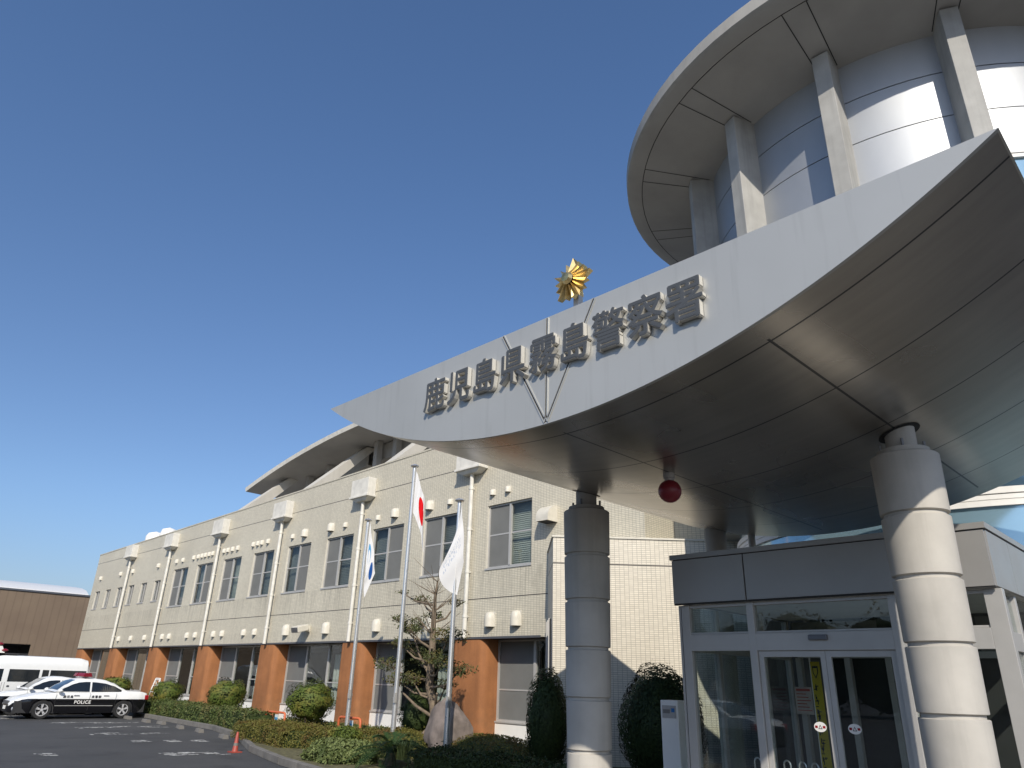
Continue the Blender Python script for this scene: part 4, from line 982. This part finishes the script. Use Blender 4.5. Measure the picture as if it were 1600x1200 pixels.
for i, (x, y, z, r, zs) in enumerate(pads):
    k = min(range(len(trunk)), key=lambda q: abs(trunk[q][2] - zs)); b = Vector(trunk[k]); b.z = zs; e = Vector((x, y, z - r * .15)); m_ = b.lerp(e, .55) + Vector((0, 0, -.10 + g.uniform(-.05, .05)))
    mb.tube([b, m_, e], [.033, .024, .010], 7)
    for q in range(7):
        a = g.uniform(0, 6.28); tip = e + Vector((r * .85 * math.cos(a), r * .85 * math.sin(a), r * g.uniform(.05, .4))); mb.tube([m_.lerp(e, .7), tip], [.011, .004], 4)
    n = int(400 * (r / .3) ** 2); gg = np.random.default_rng(60 + i); d = gg.normal(0, 1, (n, 3)); d /= np.linalg.norm(d, axis=1, keepdims=True)
    rad = gg.uniform(.25, 1.0, (n, 1)) ** .6; lump = 1 + .35 * np.sin(5 * d[:, :1] + i) * np.sin(6 * d[:, 1:2] + 2 * i)
    p = np.array([x, y, z]) + d * rad * lump * np.array([r * 1.15, r * 1.15, r * .55]); add_leaves(lf, p, np.array([[0, 0, .6]]) + d * .3, .066, .42, .9, 80 + i)
for q in range(44):
    s = g.choice([5, 6, 7, 8]); b = Vector(trunk[s]); a = g.uniform(0, 6.28); L = g.uniform(.3, .75); tip = b + Vector((L * math.cos(a), L * math.sin(a), L * g.uniform(.4, 1.1))); mb.tube([b, tip], [.010, .003], 4)
for (a, b) in (((-13.95, 11.55, .5), (-13.2, 11.0, 1.25)), ((-14.0, 11.55, .75), (-14.75, 11.2, 1.25)), ((-13.95, 11.6, .3), (-14.25, 11.2, .05)), ((-14.1, 11.5, .45), (-14.4, 11.0, -.1)), ((-14.1, 11.5, 1.9), (-13.6, 11.1, 2.2))):
    mb.tube([a, (Vector(a) + Vector(b)) / 2 + Vector((0, 0, -.05)), b], [.038, .032, .022], 8)
mb.build('branches', M['bark'], tree, smooth=True); lf.build('crown', M['leaf_pine'], tree)

# the tree, the mounds and the rock stand a little further back in the bed
for o in [tree] + [q for q in bpy.data.objects if q.name.startswith('azalea_mound')]:
    o.scale = (1.07, 1.07, 1.07); o.location = (o.location.x * 1.07, o.location.y * 1.07, -.24)
rock = bpy.data.objects['standing_rock']; rock.location = (-.92, .79, -.02)

# ================================================================== SMALL STREET THINGS
def barrier(x, y, z0, w, h, label):
    t = thing('pipe_barrier', label, 'barrier', (x, y, z0), 'orange pipe barriers by the hedge'); mb = MB()
    pts = [(x - w / 2, y, z0), (x - w / 2, y, h - .08), (x - w / 2 + .03, y, h - .02), (x - w / 2 + .09, y, h), (x + w / 2 - .09, y, h), (x + w / 2 - .03, y, h - .02), (x + w / 2, y, h - .08), (x + w / 2, y, z0)]
    mb.tube(pts, .034, 10); mb.build('pipe_frame', M['orange_pipe'], t, smooth=True)
    mb = MB(); mb.box(x + .0, x + .20, y - .02, y - .01, h - .52, h - .06); mb.build('hanging_plate', simple('pale_plate', (.55, .62, .62), .5), t)
    mb = MB(); mb.box(x + .02, x + .18, y - .026, y - .021, h - .36, h - .14); mb.build('blue_panel', simple('blue_panel', (.06, .25, .45), .5), t)
barrier(-22.35, 12.2, -.25, 1.15, .46, 'left orange pipe barrier with hanging plate beside the yellowish shrub')
barrier(-18.35, 12.25, -.13, 1.05, .50, 'right orange pipe barrier behind the left flagpole')
cn = thing('traffic_cone', 'faded red traffic cone at the kerb corner', 'cone', (-18.6, 9.2, ZG))
mb = MB(); mb.lathe([(.08, .02), (.072, .035), (.026, .44), (.013, .455)], (-18.6, 9.2, ZG), 20); mb.build('cone_body', M['cone_red'], cn, smooth=True)
mb = MB(); mb.box(-18.73, -18.47, 9.07, 9.33, ZG, ZG + .025); mb.build('cone_base', M['cone_red'], cn)
mb = MB(); mb.lathe([(.0605, .15), (.0525, .21)], (-18.6, 9.2, ZG), 20); mb.build('worn_sleeve', M['kerb'], cn, smooth=True)
stops = [(-32.6, 11.45, 'leftmost parking block, under the patrol car tail'), (-30.4, 11.35, 'second parking block, right behind the patrol car'), (-29.2, 11.45, 'third parking block, middle of the kerb row'), (-26.9, 11.2, 'fourth parking block, pale and stained'), (-25.1, 11.1, 'fifth parking block, before the last'), (-22.6, 10.75, 'rightmost parking block, nearest the traffic cone')]
proto = None
for x, y, lb in stops:
    if proto is None:
        mb = MB(); mb.prism([(-.09, 0), (.09, 0), (.06, .11), (-.06, .11)], lambda u, v, w: (w, u, v), -.30, .30); proto = mb.build('parking_block', M['kerb'], bevel=.015); o = proto
    else: o = proto.copy(); COL.objects.link(o)
    o.location = (x, y, ZG); o.rotation_euler.z = R(-4) if x < -28 else R(-12); tag(o, 'concrete ' + lb, 'parking block', 'concrete parking blocks')
lad = thing('stepladder', 'white metal stepladder standing against the orange column', 'ladder', (-37.6, 14.0, -.13)); mb = MB()
for s in (-1, 1):
    mb.tube([(-37.6 + s * .34, 13.9, -.13), (-37.6 + s * .26, 14.2, 1.2)], .028, 8)
for k in range(5): z = .1 + k * .26; mb.tube([(-37.6 - .33 + .016 * k, 13.95 + .058 * k, z), (-37.6 + .33 - .016 * k, 13.95 + .058 * k, z)], .022, 6)
mb.tube([(-37.86, 14.2, 1.2), (-37.34, 14.2, 1.2)], .028, 8); mb.build('ladder_frame', M['white_paint'], lad)
mb = MB()
for s in (-1, 1): mb.tube([(-37.6 + s * .26, 14.2, 1.18), (-37.6 + s * .32, 14.55, -.13)], .022, 8)
mb.build('rear_legs', M['white_paint'], lad)

# ================================================================== VEHICLES
def lerp_tab(tab, x):
    for (a, va), (b, vb) in zip(tab[:-1], tab[1:]):
        if x <= b: t = (x - a) / (b - a); t = max(0, min(1, t)); t = t * t * (3 - 2 * t) * .5 + t * .5; return va + (vb - va) * t
    return tab[-1][1]
def wheel(parent, x, y, r, side, w=.20):
    mb = MB(); c = (x, y, r)
    prof = [(.66 * r, -w / 2), (.94 * r, -w / 2), (r, -w / 2 + .03), (r, w / 2 - .03), (.94 * r, w / 2), (.66 * r, w / 2)]
    V = []; n = 28
    for rr_, ww in prof:
        for i in range(n): a = 2 * math.pi * i / n; V.append((x + rr_ * math.cos(a), y + side * ww, r + rr_ * math.sin(a)))
    mb.add(V, [(j * n + i, j * n + (i + 1) % n, (j + 1) * n + (i + 1) % n, (j + 1) * n + i) for j in range(len(prof) - 1) for i in range(n)])
    wh = mb.build('wheel', M['rubber'], parent, smooth=True)
    mb = MB(); yo = y + side * (w / 2 - .025)
    mb.add([(x + .66 * r * math.cos(2 * math.pi * i / n), yo - side * .05, r + .66 * r * math.sin(2 * math.pi * i / n)) for i in range(n)], [tuple(range(n))], 1)
    ring = [(x + q * r * math.cos(2 * math.pi * i / n), yo, r + q * r * math.sin(2 * math.pi * i / n)) for q in (.67, .58) for i in range(n)]
    mb.add(ring, [(i, (i + 1) % n, n + (i + 1) % n, n + i) for i in range(n)])
    for k in range(5):
        a0 = 2 * math.pi * k / 5 + .3
        for da in (-.13, .13):
            a = a0 + da; d = Vector((math.cos(a), 0, math.sin(a))); q = Vector((-d.z, 0, d.x)); A = Vector((x, yo, r)) + d * .08 * r; B = Vector((x, yo, r)) + d * .62 * r
            mb.obox((A + B) / 2, (B - A) / 2, q * .035 * r * 1.3, (0, .012, 0))
    mb.add([(x + .14 * r * math.cos(2 * math.pi * i / 12), yo + side * .013, r + .14 * r * math.sin(2 * math.pi * i / 12)) for i in range(12)], [tuple(range(12))])
    mb.build('rim', [M['rim'], M['dark']], wh); return wh
def sedan(lightbar, text):
    root = bpy.data.objects.new('patrol_car', None); COL.objects.link(root)
    L2 = 2.42; WX = (1.385, -1.465); RW = .325; ZL = .70
    top = [(-2.42, .80), (-2.36, .93), (-2.1, .985), (-1.6, 1.0), (-1.2, .97), (.6, .94), (.95, .93), (1.6, .855), (2.1, .75), (2.33, .64), (2.42, .52)]
    hw = [(-2.42, .70), (-2.3, .80), (-2.0, .865), (-1.2, .89), (1.2, .89), (1.8, .865), (2.15, .79), (2.36, .62), (2.42, .50)]
    def zbot(x):
        z = .20 + (.06 if abs(x) > 2.2 else 0)
        for w in WX:
            d = abs(x - w)
            if d < .385: z = max(z, RW + math.sqrt(.385 ** 2 - d * d) - .02)
        return z
    n = 121; xs_ = [-L2 + 2 * L2 * i / (n - 1) for i in range(n)]; V = []; K = 13
    for x in xs_:
        zt_, h, zb = lerp_tab(top, x), lerp_tab(hw, x), zbot(x); zl = min(ZL, zt_ - .08); zb = min(zb, zl - .03)
        half = [(h * .93, zb), (h * .985, zb + (zl - zb) * .35), (h, zb + (zl - zb) * .75), (h * .995, zl), (h * .96, zl + (zt_ - zl) * .55), (h * .87, zt_ - .012), (0, zt_ + .018)]
        V += [(x, y, z) for y, z in half] + [(x, -y, z) for y, z in half[-2::-1]]
    mb = MB(); mb.add(V, [], 0)
    for i in range(n - 1):
        for j in range(K - 1):
            zz = max(V[i * K + j][2], V[i * K + j + 1][2]); mb.f.append([i * K + j, (i + 1) * K + j, (i + 1) * K + j + 1, i * K + j + 1]); mb.m.append(1 if (j < 3 or j >= K - 4) else 0)
    mb.f.append(list(range(K))); mb.m.append(1); mb.f.append([(n - 1) * K + j for j in range(K)][::-1]); mb.m.append(1)
    mb.build('body', [M['car_white'], M['car_black']], root, smooth=True, recalc=False)
    mb = MB(); mb.box(-2.3, 2.3, -.80, .80, .22, .62)
    mb.build('underbody', M['dark'], root)
    # cabin
    rf = [(-1.62, .0), (-1.35, .16), (-1.0, .34), (-.65, .445), (-.3, .485), (.0, .495), (.25, .47), (.45, .40), (.7, .26), (1.08, .0)]
    xs2 = [-1.62 + 2.7 * i / 45 for i in range(46)]; V = []
    for x in xs2:
        b = .945; q = lerp_tab(rf, x); s = q / .495; wb = .80 - .03 * abs(x); wt = wb - .20 * s
        V += [(x, wb, b - .02), (x, wt + .03, b + q * .85), (x, wt - .06, b + q), (x, 0, b + q + .022), (x, -wt + .06, b + q), (x, -wt - .03, b + q * .85), (x, -wb, b - .02)]
    K2 = 7; mb = MB(); mb.add(V, [(i * K2 + j, (i + 1) * K2 + j, (i + 1) * K2 + j + 1, i * K2 + j + 1) for i in range(45) for j in range(K2 - 1)]); mb.build('roof', M['car_white'], root, smooth=True)
    def side_pt(x, q, sgn, off=.008):
        b = .945; rfv = lerp_tab(rf, x); s = rfv / .495; wb = .80 - .03 * abs(x); wt = wb - .20 * s; t = q / max(.01, rfv * .85)
        return (x, sgn * (wb + (wt + .03 - wb) * min(1, t) + off), b - .0 + q)
    for sgn in (1, -1):
        for a, b in ((-1.32, -.20), (-.13, .90)):
            mb = MB(); up = []; m_ = 14
            for i in range(m_ + 1):
                x = a + (b - a) * i / m_; up.append((x, max(.02, lerp_tab(rf, x) * .85 - .055)))
            V = [side_pt(x, .015, sgn) for x, _ in up] + [side_pt(x, q, sgn) for x, q in up]; k = m_ + 1
            mb.add(V, [(i, i + 1, k + i + 1, k + i) for i in range(m_)]); mb.build('side_window', M['car_glass'], root)
        mb = MB(); mb.sphere((.93, sgn * .93, .985), .1, 12, 0, (.9, 1.1, .75)); mb.build('mirror', M['car_white'], root, smooth=True)
        for x in (-.75, .32):
            mb = MB(); mb.box(x - .1, x + .1, sgn * .885 - .015, sgn * .885 + .015, .815, .845); mb.build('door_handle', M['chrome'], root, bevel=.008)
        mb = MB(); mb.box(-1.05, 1.0, sgn * .888 - .006, sgn * .888 + .008, .455, .475); mb.build('trim_strip', M['alu'], root)
        mb = MB()
        for x in (1.02, -.16, -1.12): mb.box(x - .004, x + .004, sgn * .889 - .003, sgn * .889 + .003, .30, .92)
        mb.build('door_gap', M['joint'], root)
        mb = MB(); mb.add([(2.20, sgn * .62, .735), (1.92, sgn * .79, .765), (1.92, sgn * .842, .66), (2.18, sgn * .745, .60), (2.35, sgn * .56, .58)], [(0, 1, 2, 3, 4)]); hl = mb.build('headlight', M['lens'], root)
        mb = MB(); mb.sphere((2.28, sgn * .62, .36), .075, 12, 0, (.7, 1, 1)); mb.build('fog_lamp', M['lens'], root, smooth=True)
        mb = MB(); mb.obox((-2.33, sgn * .66, .77), (.075, 0, 0), (0, .15, 0), (0, 0, .085)); mb.build('tail_light', M['tail_red'], root, bevel=.02)
        for wx in WX: wheel(root, wx, sgn * .765, RW, sgn)
    for a, b, s in ((.98, .40, 1), (-1.50, -.80, -1)):
        mb = MB(); V = []
        for i in range(7):
            x = a + (b - a) * i / 6; q = lerp_tab(rf, x); wt = (.80 - .03 * abs(x)) - .20 * q / .495 - .09; V += [(x, wt, .945 + q + .008), (x, 0, .945 + q + .032), (x, -wt, .945 + q + .008)]
        mb.add(V, [(3 * i + j, 3 * i + 3 + j, 3 * i + 4 + j, 3 * i + 1 + j) for i in range(6) for j in range(2)]); mb.build('windscreen' if s > 0 else 'rear_window', M['car_glass'], root, smooth=True)
    mb = MB(); mb.box(2.385, 2.425, -.36, .36, .50, .62); mb.build('grille', M['alu_dark'], root)
    mb = MB(); mb.box(2.425, 2.435, -.165, .165, .33, .45); mb.build('licence_plate', M['white_paint'], root)
    if lightbar:
        mb = MB(); mb.box(-.10, .16, -.35, .35, 1.455, 1.50); lb = mb.build('light_bar', M['white_paint'], root)
        for s in (-1, 1):
            mb = MB(); mb.prism([(-.14, 0), (.20, 0), (.14, .13), (-.08, .13)], lambda u, v, w: (u - .12 * abs(w) + .06, w, 1.50 + v), s * .06, s * .64); mb.build('red_lens', M['red_glass'], lb, bevel=.03)
        mb = MB(); mb.box(-.10, .16, -.055, .055, 1.50, 1.61); mb.build('speaker', M['alu'], lb, bevel=.01)
    if text:
        y = .897
        mb = text_mesh('POLICE', .165, .0008, lambda u, v, w: (.36 - u * 1.0, y + w, .535 + v), fat=.004, spaced=1.12); mb.build('police_lettering', [M['white_paint']] * 2, root)
        mb = text_mesh('鹿児島', .105, .0008, lambda u, v, w: (.78 - u, y - .006 + w, .745 + v), fat=.002, spaced=1.35); mb.build('door_lettering', [M['ink']] * 2, root)
        mb = text_mesh('県警察', .105, .0008, lambda u, v, w: (-.22 - u, y - .006 + w, .745 + v), fat=.002, spaced=1.35); mb.build('door_lettering', [M['ink']] * 2, root)
    return root
c1 = sedan(True, True); tag(c1, 'black and white police patrol car with red roof light bar', 'police car', 'patrol cars parked at the kerb')
c1.location = (-33.92, 9.87, ZG); c1.rotation_euler.z = R(-90)
c2 = sedan(False, False); tag(c2, 'white topped patrol car mostly hidden behind the lettered patrol car', 'police car', 'patrol cars parked at the kerb')
c2.location = (-36.75, 9.55, ZG); c2.rotation_euler.z = R(-90)
def van():
    root = bpy.data.objects.new('van', None); COL.objects.link(root); L = 5.2
    tab = [(-2.6, .88), (-2.5, .93), (-1, .94), (1.6, .94), (2.3, .90), (2.6, .72)]; topz = [(-2.6, 1.95), (-2.5, 2.16), (-2.2, 2.24), (.9, 2.26), (1.3, 2.18), (1.9, 1.75), (2.25, 1.22), (2.6, .85)]
    n = 105; V = []; K = 15; WX = (1.55, -1.6); RW = .33
    for i in range(n):
        x = -2.6 + L * i / (n - 1); h = lerp_tab(tab, x); zt_ = lerp_tab(topz, x); zb = .26
        for w in WX:
            d = abs(x - w)
            if d < .40: zb = max(zb, RW + math.sqrt(.16 - d * d) - .02)
        f = lambda q: max(zb + .02 + .05 * q, .26 + (zt_ - .26) * q)
        half = [(h * .95, zb), (h, f(.22)), (h, f(.42)), (h * .985, f(.55)), (h * .93, f(.80)), (h * .86, f(.92)), (h * .70, f(.985)), (0, zt_)]
        V += [(x, y, z) for y, z in half] + [(x, -y, z) for y, z in half[-2::-1]]
    mb = MB(); mb.add(V, [(i * K + j, (i + 1) * K + j, (i + 1) * K + j + 1, i * K + j + 1) for i in range(n - 1) for j in range(K - 1)] + [tuple(range(K)), tuple((n - 1) * K + j for j in range(K))[::-1]]); mb.build('body', M['car_white'], root, smooth=True)
    mb = MB(); mb.box(-2.5, 2.45, -.84, .84, .28, .7); mb.build('underbody', M['dark'], root)
    def pt(x, z, s):
        h = lerp_tab(tab, x); zt_ = lerp_tab(topz, x); q = (z - .26) / (zt_ - .26); y = h * (.985 + (.93 - .985) * (q - .55) / .25) if q > .55 else h; return (x, s * (y + .008), z)
    for s in (1, -1):
        for a, b in ((-2.46, -.98), (-.92, -.66), (-.55, .63), (.85, 1.72)):
            mb = MB(); m_ = 8; k = m_ + 1; za, zb = 1.18, 1.68
            xs_ = [a + (b - a) * i / m_ for i in range(k)]; lowx = [0] * k
            V = [pt(x, za, s) for x in xs_] + [pt(x, (za + zb) / 2, s) for x in xs_] + [pt(x, zb if x < 1.3 else zb - (x - 1.3) * .55, s) for x in xs_]
            mb.add(V, [(j * k + i, j * k + i + 1, (j + 1) * k + i + 1, (j + 1) * k + i) for j in range(2) for i in range(m_)]); mb.build('side_window', M['car_glass'], root)
        for x in (.80, -.62, .70):
            mb = MB(); mb.box(x - .004, x + .004, s * .938, s * .946, .45, 1.15); mb.build('door_gap', M['joint'], root)
        for x, w in ((.55, .05), (.95, .09)):
            mb = MB(); mb.box(x - w, x + w, s * .94 - .01, s * .94 + .02, .96, 1.03); mb.build('door_handle', M['alu_dark'], root, bevel=.01)
        for wx in WX: wheel(root, wx, s * .80, RW, s)
        mb = MB(); mb.obox((-2.6, s * .78, .95), (.02, 0, 0), (0, .07, 0), (0, 0, .28)); mb.build('tail_light', M['tail_red'], root)
        mb = MB(); mb.obox((2.5, s * .70, .80), (.09, 0, 0), (0, .14, 0), (0, 0, .10)); mb.build('headlight', M['lens'], root, bevel=.03)
    mb = MB(); V = []
    for i in range(7):
        x = 1.32 + .90 * i / 6; zt_ = lerp_tab(topz, x) + .012; h = lerp_tab(tab, x) * .72; V += [(x, h, zt_ - .01), (x, 0, zt_), (x, -h, zt_ - .01)]
    mb.add(V, [(3 * i + j, 3 * i + 3 + j, 3 * i + 4 + j, 3 * i + 1 + j) for i in range(6) for j in range(2)]); mb.build('windscreen', M['car_glass'], root, smooth=True)
    mb = MB(); mb.box(.35, 1.15, -.62, .62, 2.27, 2.33); rk = mb.build('roof_rack', M['dark'], root)
    mb = MB(); mb.prism([(.9, 0), (1.35, 0), (1.2, .34), (1.08, .34)], lambda u, v, w: (u, w, 2.27 + v), .05, .62); mb.build('lamp_housing', M['white_paint'], rk)
    for x, y, z in ((1.14, .33, 2.70), (.95, .55, 2.44)):
        mb = MB(); mb.sphere((x, y, z), .10, 12, 0, (1.5, 1.4, .7)); mb.build('beacon', M['red_glass'], rk, smooth=True)
    return root
v1 = van(); tag(v1, 'white high roof police van with red beacons behind the patrol cars', 'van'); v1.location = (-40.3, 9.1, ZG); v1.rotation_euler.z = R(-90)

# ================================================================== BACKGROUND BUILDINGS
wh = thing('brown_shed', 'brown ribbed metal clad shed beyond the far end of the building', 'building', (-80, 10, ZG))
mb = MB(); mb.quad((-78, -14, 3.37), (-78, 44, 3.37), (-78, 44, 7.85), (-78, -14, 7.85)); mb.quad((-78, 17.85, ZG), (-78, 44, ZG), (-78, 44, 3.37), (-78, 17.85, 3.37)); mb.quad((-78, -14, ZG), (-78, 9.0, ZG), (-78, 9.0, 3.37), (-78, -14, 3.37))
mb.box(-100, -78.3, -14, 44, 3.6, 7.8); mb.build('cladding_wall', M['brown_wall'], wh)
mb = MB(); mb.box(-78.05, -77.9, -14.1, 44.1, 7.8, 7.95); mb.build('roof_edge', M['alu_dark'], wh)
mb = MB(); mb.box(-82, -78.2, 9.0, 17.85, 3.3, 3.5); mb.box(-82, -81.8, 9, 17.85, ZG, 3.3); mb.box(-78.2, -78.02, 9.0, 17.85, 2.5, 2.6); mb.build('vehicle_bay', M['dark'], wh)
hall = thing('arched_hall', 'long white curved roof showing above the brown shed', 'building', (-105, 8, ZG))
mb = MB(); V = []; n = 14
for y in (-30, 24.6):
    for i in range(n + 1):
        a = math.pi * i / n; V.append((-104 - 15 * math.cos(a), y, 8.2 + 2.2 * math.sin(a) ** .7))
mb.add(V, [(i, i + 1, n + 2 + i, n + 1 + i) for i in range(n)] + [tuple(range(n, -1, -1)), tuple(range(n + 1, 2 * n + 2))]); mb.build('roof', M['roof_white'], hall, smooth=True)
mb = MB(); mb.box(-118, -90, -29.9, 24.4, ZG, 8.3); mb.build('wall', M['white_paint'], hall)

# ================================================================== ACROSS THE CAR PARK (out of view: a wood added to darken reflections, and the mirrored car)
mb = MB(); g = np.random.default_rng(31)
for x in np.arange(-130, 60, 4.5):
    h = g.uniform(5.5, 9.5); y = -48 + g.uniform(-4, 4)
    mb.sphere((x, y, h * .5), 1.0, 10, 0, (g.uniform(2.6, 3.8), 2.6, h * .5))
    p, d = ell_points((x, y, h * .5), (3.4, 2.8, h * .52), 900, int(x) + 500, .25); add_leaves(mb, p, d, .35, .6, .9, int(x) + 700)
tag(mb.build('reflection_wood', M['leaf_dark']), kind='stuff')  # tree belt added out of view to dim what the entrance glass mirrors
c3 = copy_tree(c2); tag(c3, 'white topped car across the car park, mirrored in the entrance glass', 'car', 'cars across the car park'); c3.location = (-13.2, -3.4, ZG); c3.rotation_euler.z = R(188)
